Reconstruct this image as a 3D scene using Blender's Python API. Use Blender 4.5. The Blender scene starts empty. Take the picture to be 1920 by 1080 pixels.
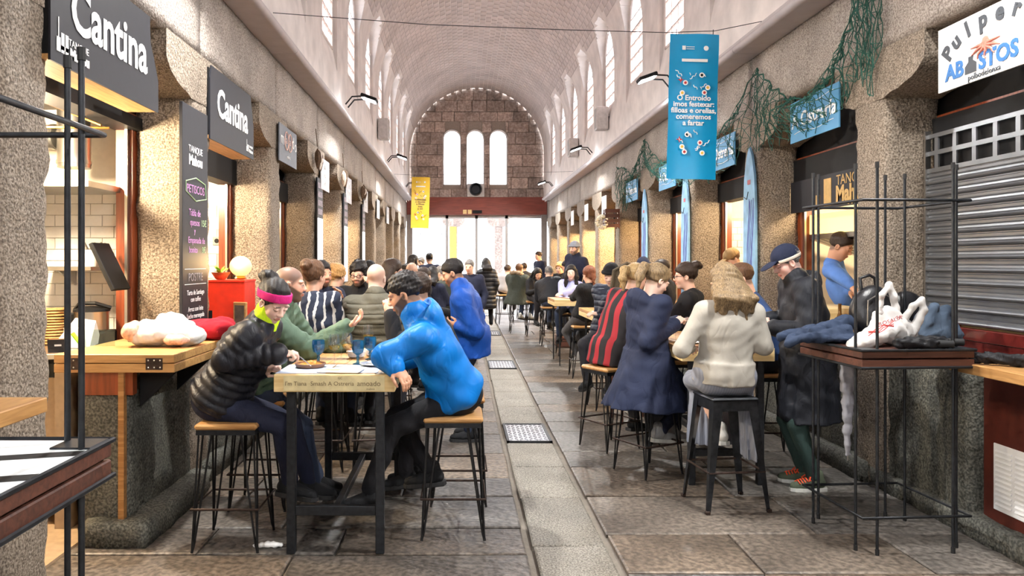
import bpy, bmesh, math, random
import numpy as np
from math import sin, cos, pi, radians, sqrt
from mathutils import Vector, Matrix
random.seed(7); rng = np.random.default_rng(7)
SC = bpy.context.scene
COL = SC.collection
# ------------------------------------------------------------------ camera, sky, exposure
F, VX, VY, EYE = 1400.0, 865.0, 492.0, 1.69
cam = bpy.data.cameras.new('camera'); cam_o = bpy.data.objects.new('camera', cam); COL.objects.link(cam_o)
cam.sensor_width = 36; cam.lens = 36*F/1920; cam.shift_x = (960-VX)/1920; cam.shift_y = -(540-VY)/1920
cam_o.location = (0, 0, EYE); cam_o.rotation_euler = (pi/2, 0, 0); cam.clip_start = .05
SC.camera = cam_o
world = bpy.data.worlds.new('overcast_sky'); SC.world = world; world.use_nodes = True
bg = world.node_tree.nodes['Background']; bg.inputs[0].default_value = (.93, .96, 1, 1); bg.inputs[1].default_value = 6.2
SC.view_settings.view_transform = 'Standard'; SC.view_settings.look = 'None'
SC.view_settings.exposure = 0.42; SC.view_settings.gamma = 1; SC.view_settings.use_curve_mapping = False
SC.cycles.use_denoising = True
SC.cycles.max_bounces = 6; SC.cycles.diffuse_bounces = 3; SC.cycles.glossy_bounces = 2; SC.cycles.transmission_bounces = 3; SC.cycles.transparent_max_bounces = 14
SC.cycles.use_adaptive_sampling = True; SC.cycles.adaptive_threshold = .05; SC.cycles.adaptive_min_samples = 8
SC.cycles.sample_clamp_indirect = 6
FLOOD_W, WARM_W = 185.0, 32.0
# ------------------------------------------------------------------ helpers
def X(px, d): return (px-VX)*d/F
def Z(py, d): return EYE-(py-VY)*d/F
def W(px, py, d): return Vector((X(px, d), d, Z(py, d)))
def zf(d): return max(0.0, (d-8)*.014)
def lin(c):
    c = c/255.0
    return c/12.92 if c <= .04045 else ((c+.055)/1.055)**2.4
def rgb(t): return (lin(t[0]), lin(t[1]), lin(t[2]), 1)
MATS = {}
def newmat(name):
    m = bpy.data.materials.new(name); m.use_nodes = True
    nt = m.node_tree; return m, nt, nt.nodes['Principled BSDF'], nt.links
def mat(name, c, rough=.6, metal=0, var=.12, scale=18, bump=0, bscale=120, objrand=0, coat=0, spec=.5, detail=3, stretch=None, emit=0, trans=0, alpha=1, sheen=0):
    if name in MATS: return MATS[name]
    m, nt, p, L = newmat(name); N = nt.nodes
    tc = N.new('ShaderNodeTexCoord'); mp = N.new('ShaderNodeMapping'); L.new(tc.outputs['Object'], mp.inputs[0])
    if stretch: mp.inputs['Scale'].default_value = stretch
    nz = N.new('ShaderNodeTexNoise'); nz.inputs['Scale'].default_value = scale; nz.inputs['Detail'].default_value = detail
    L.new(mp.outputs[0], nz.inputs[0])
    r = N.new('ShaderNodeMapRange'); r.inputs[1].default_value = .3; r.inputs[2].default_value = .7
    r.inputs[3].default_value = 1-var; r.inputs[4].default_value = 1+var
    L.new(nz.outputs[0], r.inputs[0])
    mx = N.new('ShaderNodeMix'); mx.data_type = 'RGBA'; mx.blend_type = 'MULTIPLY'; mx.inputs[0].default_value = 1
    mx.inputs[6].default_value = rgb(c); last = r.outputs[0]
    if objrand:
        oi = N.new('ShaderNodeObjectInfo'); r2 = N.new('ShaderNodeMapRange'); r2.inputs[3].default_value = 1-objrand; r2.inputs[4].default_value = 1+objrand
        L.new(oi.outputs['Random'], r2.inputs[0]); mu = N.new('ShaderNodeMath'); mu.operation = 'MULTIPLY'
        L.new(last, mu.inputs[0]); L.new(r2.outputs[0], mu.inputs[1]); last = mu.outputs[0]
    L.new(last, mx.inputs[7]); L.new(mx.outputs[2], p.inputs['Base Color'])
    p.inputs['Roughness'].default_value = rough; p.inputs['Metallic'].default_value = metal
    p.inputs['Specular IOR Level'].default_value = spec; p.inputs['Coat Weight'].default_value = coat
    p.inputs['Sheen Weight'].default_value = sheen
    if trans: p.inputs['Transmission Weight'].default_value = trans
    p.inputs['Alpha'].default_value = alpha
    if emit: p.inputs['Emission Color'].default_value = rgb(c); p.inputs['Emission Strength'].default_value = emit
    if bump:
        n2 = N.new('ShaderNodeTexNoise'); n2.inputs['Scale'].default_value = bscale; n2.inputs['Detail'].default_value = 4
        L.new(mp.outputs[0], n2.inputs[0]); b = N.new('ShaderNodeBump'); b.inputs['Strength'].default_value = bump; b.inputs['Distance'].default_value = .01
        L.new(n2.outputs[0], b.inputs['Height']); L.new(b.outputs[0], p.inputs['Normal'])
    MATS[name] = m; return m
def granite(name, c1, c2, c3, rough=.75, bump=.6, sc=70, big=2.2, objrand=.08, stain=.22, tint=0):
    m, nt, p, L = newmat(name); N = nt.nodes
    tc = N.new('ShaderNodeTexCoord')
    n1 = N.new('ShaderNodeTexNoise'); n1.inputs['Scale'].default_value = sc; n1.inputs['Detail'].default_value = 3; L.new(tc.outputs['Object'], n1.inputs[0])
    cr = N.new('ShaderNodeValToRGB'); e = cr.color_ramp.elements
    e[0].position = .38; e[0].color = rgb(c1); e[1].position = .64; e[1].color = rgb(c3); k = e.new(.5); k.color = rgb(c2)
    L.new(n1.outputs[0], cr.inputs[0])
    n2 = N.new('ShaderNodeTexNoise'); n2.inputs['Scale'].default_value = big; n2.inputs['Detail'].default_value = 5; L.new(tc.outputs['Object'], n2.inputs[0])
    r = N.new('ShaderNodeMapRange'); r.inputs[1].default_value = .32; r.inputs[2].default_value = .68; r.inputs[3].default_value = 1-stain; r.inputs[4].default_value = 1+stain*.6
    L.new(n2.outputs[0], r.inputs[0])
    oi = N.new('ShaderNodeObjectInfo'); r2 = N.new('ShaderNodeMapRange'); r2.inputs[3].default_value = 1-objrand; r2.inputs[4].default_value = 1+objrand
    L.new(oi.outputs['Random'], r2.inputs[0]); mu = N.new('ShaderNodeMath'); mu.operation = 'MULTIPLY'; L.new(r.outputs[0], mu.inputs[0]); L.new(r2.outputs[0], mu.inputs[1])
    mx = N.new('ShaderNodeMix'); mx.data_type = 'RGBA'; mx.blend_type = 'MULTIPLY'; mx.inputs[0].default_value = 1
    L.new(cr.outputs[0], mx.inputs[6]); L.new(mu.outputs[0], mx.inputs[7]); last = mx.outputs[2]
    if tint:
        wn_ = N.new('ShaderNodeTexWhiteNoise'); wn_.noise_dimensions = '1D'; L.new(oi.outputs['Random'], wn_.inputs['W']); tr = N.new('ShaderNodeMix'); tr.data_type = 'RGBA'; tr.inputs[6].default_value = (1+tint, 1, 1-tint, 1); tr.inputs[7].default_value = (1-tint*.5, 1, 1+tint*.7, 1); L.new(wn_.outputs['Value'], tr.inputs[0])
        m3 = N.new('ShaderNodeMix'); m3.data_type = 'RGBA'; m3.blend_type = 'MULTIPLY'; m3.inputs[0].default_value = 1; L.new(last, m3.inputs[6]); L.new(tr.outputs[2], m3.inputs[7]); last = m3.outputs[2]
    L.new(last, p.inputs['Base Color'])
    p.inputs['Roughness'].default_value = rough
    n3 = N.new('ShaderNodeTexNoise'); n3.inputs['Scale'].default_value = sc*.55; n3.inputs['Detail'].default_value = 5; L.new(tc.outputs['Object'], n3.inputs[0])
    b = N.new('ShaderNodeBump'); b.inputs['Strength'].default_value = bump; b.inputs['Distance'].default_value = .02
    L.new(n3.outputs[0], b.inputs['Height']); L.new(b.outputs[0], p.inputs['Normal'])
    MATS[name] = m; return m
def wood(name, c1, c2, scale=6, rough=.45, axis=0, coat=0):
    if name in MATS: return MATS[name]
    m, nt, p, L = newmat(name); N = nt.nodes
    tc = N.new('ShaderNodeTexCoord'); mp = N.new('ShaderNodeMapping'); s = [scale*4]*3; s[axis] = scale*.35; mp.inputs['Scale'].default_value = s
    L.new(tc.outputs['Object'], mp.inputs[0])
    nz = N.new('ShaderNodeTexNoise'); nz.inputs['Scale'].default_value = 1.6; nz.inputs['Detail'].default_value = 6; nz.inputs['Distortion'].default_value = .6; L.new(mp.outputs[0], nz.inputs[0])
    cr = N.new('ShaderNodeValToRGB'); e = cr.color_ramp.elements; e[0].position = .3; e[0].color = rgb(c1); e[1].position = .7; e[1].color = rgb(c2)
    oi = N.new('ShaderNodeObjectInfo'); ad = N.new('ShaderNodeMath'); ad.operation = 'MULTIPLY_ADD'; ad.inputs[1].default_value = .25; L.new(oi.outputs['Random'], ad.inputs[0]); 
    sb = N.new('ShaderNodeMath'); sb.operation = 'SUBTRACT'; sb.inputs[1].default_value = .12; L.new(nz.outputs[0], sb.inputs[0]); L.new(sb.outputs[0], ad.inputs[2])
    L.new(ad.outputs[0], cr.inputs[0]); L.new(cr.outputs[0], p.inputs['Base Color']); p.inputs['Roughness'].default_value = rough; p.inputs['Coat Weight'].default_value = coat
    b = N.new('ShaderNodeBump'); b.inputs['Strength'].default_value = .15; b.inputs['Distance'].default_value = .004; L.new(nz.outputs[0], b.inputs['Height']); L.new(b.outputs[0], p.inputs['Normal'])
    MATS[name] = m; return m
def setp(o, label=None, cat=None, group=None, kind=None):
    if label: o['label'] = label
    if cat: o['category'] = cat
    if group: o['group'] = group
    if kind: o['kind'] = kind
    return o
def empty(name, loc=(0, 0, 0), rz=0, parent=None, **k):
    o = bpy.data.objects.new(name, None); COL.objects.link(o); o.location = loc; o.rotation_euler = (0, 0, rz); o.parent = parent
    o.empty_display_size = .1
    return setp(o, **k)
def addmesh(name, me, m, parent=None, loc=(0, 0, 0), rot=None, **k):
    o = bpy.data.objects.new(name, me); COL.objects.link(o); o.parent = parent; o.location = loc
    if rot is not None: o.rotation_euler = rot
    if m is not None and not me.materials:
        for q in (m if isinstance(m, (list, tuple)) else [m]): me.materials.append(q)
    return setp(o, **k)
class MB:
    def __init__(s): s.v = []; s.f = []; s.mi = []; s.cur = 0
    def add(s, vs, fs):
        n = len(s.v); s.v += [tuple(v) for v in vs]; s.f += [tuple(i+n for i in f) for f in fs]; s.mi += [s.cur]*len(fs); return s
    def box(s, c, d, bev=0, rot=None):
        hx, hy, hz = d[0]/2, d[1]/2, d[2]/2
        if bev <= 0:
            vs = [(sx*hx, sy*hy, sz*hz) for sx in (-1, 1) for sy in (-1, 1) for sz in (-1, 1)]
            fs = [(0, 1, 3, 2), (4, 6, 7, 5), (0, 4, 5, 1), (2, 3, 7, 6), (0, 2, 6, 4), (1, 5, 7, 3)]
        else:
            b = min(bev, hx*.98, hy*.98, hz*.98); vs = []; idx = {}
            h = (hx, hy, hz)
            for sx in (-1, 1):
                for sy in (-1, 1):
                    for sz in (-1, 1):
                        for a in range(3):
                            q = [sx*(hx-b), sy*(hy-b), sz*(hz-b)]; q[a] = (sx, sy, sz)[a]*h[a]
                            idx[(sx, sy, sz, a)] = len(vs); vs.append(tuple(q))
            fs = []
            for a in range(3):
                b1, c1 = (a+1) % 3, (a+2) % 3
                for sg in (-1, 1):
                    lp = []
                    for (p, q) in ((-1, -1), (1, -1), (1, 1), (-1, 1)):
                        t = [0, 0, 0]; t[a] = sg; t[b1] = p; t[c1] = q; lp.append(idx[(*t, a)])
                    fs.append(lp if sg > 0 else lp[::-1])
                for p in (-1, 1):
                    for q in (-1, 1):
                        t0 = [0, 0, 0]; t1 = [0, 0, 0]; t0[a] = -1; t1[a] = 1
                        for t in (t0, t1): t[b1] = p; t[c1] = q
                        l = [idx[(*t0, b1)], idx[(*t1, b1)], idx[(*t1, c1)], idx[(*t0, c1)]]
                        fs.append(l if p*q < 0 else l[::-1])
            for sx in (-1, 1):
                for sy in (-1, 1):
                    for sz in (-1, 1):
                        l = [idx[(sx, sy, sz, a)] for a in range(3)]
                        fs.append(l if sx*sy*sz > 0 else l[::-1])
        if rot is not None: vs = [rot @ Vector(v) for v in vs]
        return s.add([(v[0]+c[0], v[1]+c[1], v[2]+c[2]) for v in vs], fs)
    def bx(s, x0, x1, y0, y1, z0, z1, bev=0): return s.box(((x0+x1)/2, (y0+y1)/2, (z0+z1)/2), (x1-x0, y1-y0, z1-z0), bev)
    def tube(s, pts, r, seg=8, cap=True, closed=False):
        P = [Vector(p) for p in pts]; n = len(P); rs = r if isinstance(r, (list, tuple)) else [r]*n
        vs = []; ref = None
        for i in range(n):
            if closed: t = P[(i+1) % n]-P[i-1]
            else: t = P[min(i+1, n-1)]-P[max(i-1, 0)]
            t = t.normalized() if t.length > 1e-9 else Vector((0, 0, 1))
            if ref is None: ref = Vector((0, 0, 1)) if abs(t.z) < .9 else Vector((1, 0, 0))
            u = (ref-t*ref.dot(t)); u = u.normalized() if u.length > 1e-6 else t.orthogonal().normalized(); w = t.cross(u); ref = u
            for k in range(seg):
                a = 2*pi*k/seg; vs.append(P[i]+(u*cos(a)+w*sin(a))*rs[i])
        fs = []
        for i in range(n if closed else n-1):
            j = (i+1) % n
            for k in range(seg):
                l = (k+1) % seg; fs.append((i*seg+k, i*seg+l, j*seg+l, j*seg+k))
        if cap and not closed: fs.append(tuple(range(seg))[::-1]); fs.append(tuple((n-1)*seg+k for k in range(seg)))
        return s.add(vs, fs)
    def lathe(s, prof, c=(0, 0, 0), seg=24, sx=1, sy=1):
        vs = []; n = len(prof)
        for (r, z) in prof:
            for k in range(seg):
                a = 2*pi*k/seg; vs.append((c[0]+r*cos(a)*sx, c[1]+r*sin(a)*sy, c[2]+z))
        fs = [(i*seg+k, i*seg+(k+1) % seg, (i+1)*seg+(k+1) % seg, (i+1)*seg+k) for i in range(n-1) for k in range(seg)]
        if prof[0][0] > 1e-5: fs.append(tuple(range(seg))[::-1])
        if prof[-1][0] > 1e-5: fs.append(tuple((n-1)*seg+k for k in range(seg)))
        return s.add(vs, fs)
    def prism(s, poly, ax, a0, a1):
        """poly in the two remaining axes (cyclic order), extruded along ax"""
        n = len(poly)
        def pt(p, a):
            if ax == 0: return (a, p[0], p[1])
            if ax == 1: return (p[0], a, p[1])
            return (p[0], p[1], a)
        vs = [pt(p, a0) for p in poly]+[pt(p, a1) for p in poly]
        fs = [tuple(range(n))[::-1], tuple(range(n, 2*n))]+[(i, (i+1) % n, n+(i+1) % n, n+i) for i in range(n)]
        return s.add(vs, fs)
    def mesh(s, name, smooth=None, fix=True):
        me = bpy.data.meshes.new(name); me.from_pydata(s.v, [], s.f); 
        if any(s.mi): me.polygons.foreach_set('material_index', s.mi)
        if fix:
            bm = bmesh.new(); bm.from_mesh(me); bmesh.ops.recalc_face_normals(bm, faces=bm.faces); bm.to_mesh(me); bm.free()
        if smooth is not None:
            me.polygons.foreach_set('use_smooth', [True]*len(me.polygons)); me.set_sharp_from_angle(angle=radians(smooth))
        me.update(); return me
    def obj(s, name, m, parent=None, smooth=None, loc=(0, 0, 0), rot=None, fix=True, **k):
        return addmesh(name, s.mesh(name, smooth, fix), m, parent, loc, rot, **k)
def copy_tree(o, parent=None):
    c = o.copy(); COL.objects.link(c); c.parent = parent
    for ch in o.children: copy_tree(ch, c)
    return c
ROT_L = Matrix(((0, 0, 1), (1, 0, 0), (0, 1, 0))).to_euler()      # lettering facing +X
ROT_R = Matrix(((0, 0, -1), (-1, 0, 0), (0, 1, 0))).to_euler()    # facing -X
ROT_F = Matrix(((1, 0, 0), (0, 0, -1), (0, 1, 0))).to_euler()     # facing -Y
def text(name, body, size, m, loc, rot, parent=None, align='CENTER', ext=.0015, bold=0, sx=1, shear=0, rz=0, space=1):
    cu = bpy.data.curves.new(name, 'FONT'); cu.body = body; cu.size = size; cu.align_x = align; cu.align_y = 'CENTER'; cu.extrude = ext; cu.offset = bold; cu.shear = shear
    cu.space_character = space; cu.resolution_u = 3
    o = bpy.data.objects.new(name, cu); COL.objects.link(o); o.parent = parent; o.location = loc
    o.rotation_euler = (rot.to_matrix() @ Matrix.Rotation(rz, 3, 'Z')).to_euler(); o.scale = (sx, 1, 1); cu.materials.append(m); return o
# ------------------------------------------------------------------ materials
G_PIL = granite('granite_pillar', (96, 84, 72), (136, 123, 108), (164, 151, 136), bump=.9, sc=85)
G_LIN = granite('granite_lintel', (120, 110, 102), (156, 146, 137), (180, 170, 162), bump=.7, sc=80)
G_LOW = granite('granite_low_wall', (56, 57, 52), (84, 84, 77), (110, 109, 101), bump=.7, stain=.45, sc=70)
G_STRIP = granite('granite_strip', (84, 79, 71), (124, 118, 108), (150, 144, 133), bump=.4, sc=90, rough=.55, objrand=.1)
G_SLAB = granite('schist_slab', (74, 68, 62), (98, 91, 84), (118, 110, 101), bump=.45, sc=30, big=1.3, rough=.4, objrand=.22, stain=.5, tint=.13)
G_END = granite('end_wall_stone', (150, 132, 122), (168, 150, 140), (188, 172, 162), bump=.4, sc=14, objrand=.28, stain=.35)
JOINT = mat('joint_mortar', (120, 112, 102), .9, bump=.4)
VAULT = mat('vault_plaster', (222, 215, 211), .85, var=.14, scale=3, bump=.3, bscale=30, detail=6)
VTILE = mat('vault_tile', (196, 187, 184), .8, var=.16, scale=1.6, bump=.4, bscale=40, objrand=.07, detail=6)
CORN = mat('cornice_zinc', (176, 168, 168), .5, var=.07, scale=6, metal=.15)
STEEL = mat('dark_steel', (52, 54, 58), .42, metal=.7, var=.25, scale=30)
STEELR = mat('rusty_steel', (60, 46, 40), .55, metal=.5, var=.45, scale=40); STOOLB = mat('stool_black', (30, 29, 30), .5, metal=.4, var=.35, scale=30)
INOX = mat('stainless', (190, 188, 184), .28, metal=1, var=.06, scale=8)
BLACK = mat('black_sign', (33, 34, 41), .5, var=.06, spec=.3)
BLACKM = mat('matt_black', (20, 20, 22), .6, spec=.25, var=.1)
WHITE = mat('white_paint', (238, 238, 238), .5, var=.03)
WHITET = mat('white_lettering', (244, 244, 244), .6, var=.02)
WTILE = mat('white_wall_tile', (236, 232, 224), .22, var=.04, objrand=.03)
W_OAK = wood('oak_top', (150, 104, 58), (196, 150, 94), 7, .42)
W_OAKY = wood('oak_top_long', (150, 104, 58), (196, 150, 94), 7, .42, axis=1)
W_RED = wood('redwood_frame', (104, 46, 24), (146, 72, 38), 5, .35, axis=2)
W_DARK = wood('dark_wood', (62, 36, 28), (98, 58, 44), 8, .5)
W_PALE = wood('pale_pine', (204, 170, 112), (232, 206, 150), 7, .5)
BEAMR = wood('red_beam', (110, 50, 40), (138, 68, 54), 4, .5)
RUBBER = mat('rubber', (24, 24, 26), .7)
def glassmat(name, c, tr=.8, rough=.05, gl=.05):
    m = bpy.data.materials.new(name); m.use_nodes = True; nt = m.node_tree; N = nt.nodes; L = nt.links; N.remove(N['Principled BSDF'])
    t = N.new('ShaderNodeBsdfTransparent'); t.inputs[0].default_value = rgb(c); g = N.new('ShaderNodeBsdfGlossy'); g.inputs['Roughness'].default_value = rough
    d = N.new('ShaderNodeBsdfTranslucent'); d.inputs[0].default_value = rgb(c)
    mx = N.new('ShaderNodeMixShader'); mx.inputs[0].default_value = 1-tr; L.new(t.outputs[0], mx.inputs[1]); L.new(d.outputs[0], mx.inputs[2])
    m2 = N.new('ShaderNodeMixShader'); m2.inputs[0].default_value = gl; L.new(mx.outputs[0], m2.inputs[1]); L.new(g.outputs[0], m2.inputs[2])
    L.new(m2.outputs[0], N['Material Output'].inputs[0]); MATS[name] = m; return m
PANE = glassmat('clear_pane', (250, 250, 252), .985, gl=.02)
PANE_PINK = glassmat('tinted_pane', (240, 226, 222), .94, gl=.02)
GLASS = glassmat('drinking_glass', (250, 251, 252), .985, .02, gl=.07)
GLASSB = glassmat('blue_glass', (120, 180, 212), .8, .06, gl=.12)
GLASSV = glassmat('counter_glass', (225, 238, 235), .97, .02)
def emission(name, c, s):
    m = bpy.data.materials.new(name); m.use_nodes = True; nt = m.node_tree; N = nt.nodes; p = N['Principled BSDF']
    p.inputs['Base Color'].default_value = rgb(c); p.inputs['Emission Color'].default_value = rgb(c); p.inputs['Emission Strength'].default_value = s; MATS[name] = m; return m
def arealight(name, loc, dirv, size, power, col, parent=None, shape='SQUARE', spread=pi):
    l = bpy.data.lights.new(name, 'AREA'); l.energy = power; l.color = col; l.size = size; l.shape = shape; l.spread = spread
    o = bpy.data.objects.new(name, l); COL.objects.link(o); o.location = loc; o.rotation_euler = Vector(dirv).to_track_quat('-Z', 'Y').to_euler(); o.parent = parent; return o
def noise3(P, f=1.0, seed=0):
    """cheap smooth pseudo noise, vectorised"""
    P = np.asarray(P)*f; o = 0
    r = np.random.default_rng(seed)
    for k in range(5):
        w = r.normal(size=3)*(1.0+.55*k); o = o+np.sin(P @ w+r.uniform(0, 6.28))/(1+.4*k)
    return o/2.4
# ------------------------------------------------------------------ the hall
AL, AR, D_END, D_BACK = -2.0, 3.13, 27.5, -7.0
BAY, P0, PT = 2.315, 3.215, .42
XC, R_V, Z_SP = .565, 2.46, 5.63
def near(k): return P0+BAY*k
KS = list(range(-4, 11))
wall_left = empty('wall_left', kind='structure', label='left arcade of granite pillars and lintels')
wall_right = empty('wall_right', kind='structure', label='right arcade of granite pillars and lintels')
# pillars: rough hewn, rounded edges
def rough_block(sx, sy, sz, n, amp, seed, name, m, ed=.03):
    nx, ny, nz = n; bm = bmesh.new()
    vs = {}; 
    def vid(i, j, k):
        if (i, j, k) not in vs: vs[(i, j, k)] = bm.verts.new(((i/nx-.5)*sx, (j/ny-.5)*sy, k/nz*sz))
        return vs[(i, j, k)]
    for j in range(ny):
        for k in range(nz):
            for i in (0, nx): bm.faces.new([vid(i, j, k), vid(i, j+1, k), vid(i, j+1, k+1), vid(i, j, k+1)])
    for i in range(nx):
        for k in range(nz):
            for j in (0, ny): bm.faces.new([vid(i, j, k), vid(i+1, j, k), vid(i+1, j, k+1), vid(i, j, k+1)])
        for j in range(ny):
            for k in (0, nz): bm.faces.new([vid(i, j, k), vid(i+1, j, k), vid(i+1, j+1, k), vid(i, j+1, k)])
    bmesh.ops.recalc_face_normals(bm, faces=bm.faces)
    P = np.array([v.co for v in bm.verts]); N_ = np.array([v.normal for v in bm.verts])
    off = amp*noise3(P, 9, seed)+amp*.8*noise3(P, 26, seed+1)
    q = np.stack([sx/2-abs(P[:, 0]), sy/2-abs(P[:, 1])], 1); edge = (q.max(1) < 1e-6)
    off = off-np.where(edge, ed*(.6+.5*noise3(P, 12, seed+3)), 0)
    P = P+N_*off[:, None]
    for v, p in zip(bm.verts, P): v.co = p
    me = bpy.data.meshes.new(name); bm.to_mesh(me); bm.free(); me.polygons.foreach_set('use_smooth', [True]*len(me.polygons)); me.materials.append(m); return me
PX = .42
pil_me = [rough_block(PX, PT, 2.92, (7, 7, 48), .008, 10+i, 'pillar', G_PIL) for i in range(3)]
def corbel_mesh():
    b = MB(); a, c = -.5, PT+.28; prof = [(0, 0), (PT, 0)]
    for t in range(1, 9):
        q = t/8*pi/2; prof.append((PT+.28*sin(q), .02+.17*(1-cos(q))))
    prof += [(c, .37), (a, .37)]
    for t in range(8, 0, -1):
        q = t/8*pi/2; prof.append((-.5*sin(q), .02+.2*(1-cos(q))))
    n = 6; m_ = len(prof); vs = []; 
    for i in range(n+1):
        for p in prof: vs.append(((i/n-.5)*.44, p[0], p[1]))
    fs = [(i*m_+k, i*m_+(k+1) % m_, (i+1)*m_+(k+1) % m_, (i+1)*m_+k) for i in range(n) for k in range(m_)]
    fs += [tuple(range(m_)), tuple(n*m_+k for k in range(m_))]
    P = np.array(vs); P += .007*np.stack([noise3(P, 14, 4), noise3(P, 14, 5), noise3(P, 14, 6)], 1)
    return MB().add([tuple(p) for p in P], fs).mesh('corbel', 40)
corb_me = corbel_mesh(); corb_me.materials.append(G_PIL)
for k in KS:
    for s, wl in ((-1, wall_left), (1, wall_right)):
        xc = AL-PX/2 if s < 0 else AR+PX/2
        o = addmesh('pillar', pil_me[(k+5*(s > 0)) % 3], None, wl, (xc, near(k)+PT/2, 0)); 
        c = addmesh('corbel', corb_me, None, o, (0, -PT/2, 2.905))
lint_me = rough_block(.46, BAY-.008, .61, (4, 16, 7), .006, 33, 'lintel_block', G_LIN, .012)
for k in KS[:-1]+[10]:
    for s, wl in ((-1, wall_left), (1, wall_right)):
        y0 = near(k)+.2
        addmesh('lintel_block', lint_me, None, wl, (AL-.225 if s < 0 else AR+.225, y0+BAY/2, 3.27))
# cornice gutters, one zinc panel per bay
trim_1 = empty('trim_1', kind='structure', label='zinc cornice along the left wall')
trim_2 = empty('trim_2', kind='structure', label='zinc cornice along the right wall')
def cornice_mesh(s):
    pr = [(0, 0), (.24, 0)]+[(.24+.045*sin(a*pi/12), .045-.045*cos(a*pi/12)) for a in range(1, 13)]+[(.2, .1), (.2, .16), (0, .16)]
    return MB().prism([(s*p[0], p[1]) for p in pr], 1, .003, BAY-.003).mesh('cornice_panel', 35)
for s, t in ((1, trim_1), (-1, trim_2)):
    cm = cornice_mesh(s); cm.materials.append(CORN)
    for k in KS:
        y = 7.84+BAY*(k-2)
        if y+BAY > D_END: continue
        addmesh('cornice_panel', cm, None, t, (AL if s > 0 else AR, y, 3.88))
# vault with lunettes
LW, L_SP, SILL0, SILL1, GLZ = .62, 6.08, 4.6, 4.9, 2.52
YC = [near(k)+.62 for k in KS if near(k)+BAY < D_END+1]
def build_vault():
    ys = set(np.round(np.arange(D_BACK, D_END+.01, .16), 4).tolist())
    for yc in YC:
        if yc+LW > D_END: continue
        for e in (-LW-.001, -LW+.001, LW-.001, LW+.001): ys.add(round(yc+e, 4))
        for t in range(1, 24): ys.add(round(yc-LW*cos(pi*t/24), 4))
    ys = sorted(y for y in ys if y <= D_END)
    niche = [yc for yc in YC if yc+LW < D_END]
    TH = np.linspace(0, pi, 121)
    zs = [3.88, 4.2, SILL0-.001, SILL0]+list(np.linspace(SILL0, SILL1, 5))[1:]+[5.1, 5.25, 5.4, 5.55]
    V = []; nsec = None
    for y in ys:
        zt = None
        for yc in niche:
            if abs(y-yc) < LW: zt = L_SP+sqrt(LW*LW-(y-yc)**2)
        left = []; 
        for z in zs:
            dep = 0 if (zt is None or z < SILL0) else min(1, (z-SILL0)/(SILL1-SILL0))*(GLZ-R_V)
            left.append((R_V+dep, z))
        arc = []
        for th in TH:
            r = R_V
            if zt is not None:
                cx, sz = abs(cos(th)), sin(th)
                rl = min(GLZ/max(cx, 1e-4), (zt-Z_SP)/max(sz, 1e-4)); r = max(r, rl)
            arc.append((r*cos(th), Z_SP+r*sin(th)))
        sec = [(XC+x, y, z) for x, z in left]+[(XC+x, y, z) for x, z in arc]+[(XC-x, y, z) for x, z in left[::-1]]
        nsec = len(sec); V += sec
    n = len(ys); f = [(i*nsec+k, i*nsec+k+1, (i+1)*nsec+k+1, (i+1)*nsec+k) for i in range(n-1) for k in range(nsec-1)]
    # window openings: drop faces lying on the glass plane
    Va = np.array(V); ctr = Va[np.array(f)].mean(1); keep = []
    for q, c in zip(f, ctr):
        on = abs(abs(c[0]-XC)-GLZ) < .01
        if on:
            yc = min(niche, key=lambda t: abs(t-c[1])); a = abs(c[1]-yc)
            if a < .5 and c[2] > SILL1+.03 and (c[2] < L_SP or (c[2]-L_SP)**2+a*a < .5**2): continue
        keep.append(q)
    me = bpy.data.meshes.new('ceiling'); me.from_pydata(V, [], keep); me.polygons.foreach_set('use_smooth', [True]*len(me.polygons)); me.set_sharp_from_angle(angle=radians(28))
    return me, niche
vm, NICHE = build_vault()
ceiling = addmesh('ceiling', vm, VAULT, kind='structure', label='plastered and tiled barrel vault with side lunettes')
# vault tiles
def vault_tiles():
    al, tl = .15, .30; tiles = []
    nth = int(R_V*radians(138)/al)
    for i in range(nth):
        th = radians(21)+(i+.5)*radians(138)/nth
        for j in range(int((D_END-6)/tl)):
            y = 6+(j+.5+(.5 if i % 2 else 0))*tl
            if y+tl/2 > D_END: continue
            bad = False
            for yc in NICHE:
                if abs(y-yc) < LW+.16:
                    e = max(0, abs(y-yc)-.15); zt = L_SP+sqrt(max(0, LW*LW-min(LW, e)**2))
                    if Z_SP+R_V*sin(th) < zt+.12: bad = True
            if bad: continue
            c = Vector((XC+R_V*cos(th), y, Z_SP+R_V*sin(th))); px = VX+F*c.x/y; py = VY-F*(c.z-EYE)/y
            vis = -20 < px < 1940 and -20 < py < 300
            tiles.append((F*F/y/y*abs((c-Vector((0, 0, EYE))).normalized().dot(Vector((cos(th), 0, sin(th))))) if vis else 0, th, c))
    tiles.sort(key=lambda t: -t[0])
    one = MB().box((0, 0, 0), (R_V*radians(138)/nth-.016, tl-.018, .02), .004).mesh('vault_tile'); one.materials.append(VTILE)
    b = MB()
    for q, (s, th, c) in enumerate(tiles):
        if s > 0 and q < 290: addmesh('vault_tile', one, None, ceiling, c, (0, pi/2-th, 0))
        else: b.box(c, (R_V*radians(138)/nth-.016, tl-.018, .02), 0, Matrix.Rotation(pi/2-th, 3, 'Y'))
    b.obj('vault_tiles', VTILE, ceiling, kind='stuff', fix=False)
vault_tiles()
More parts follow.
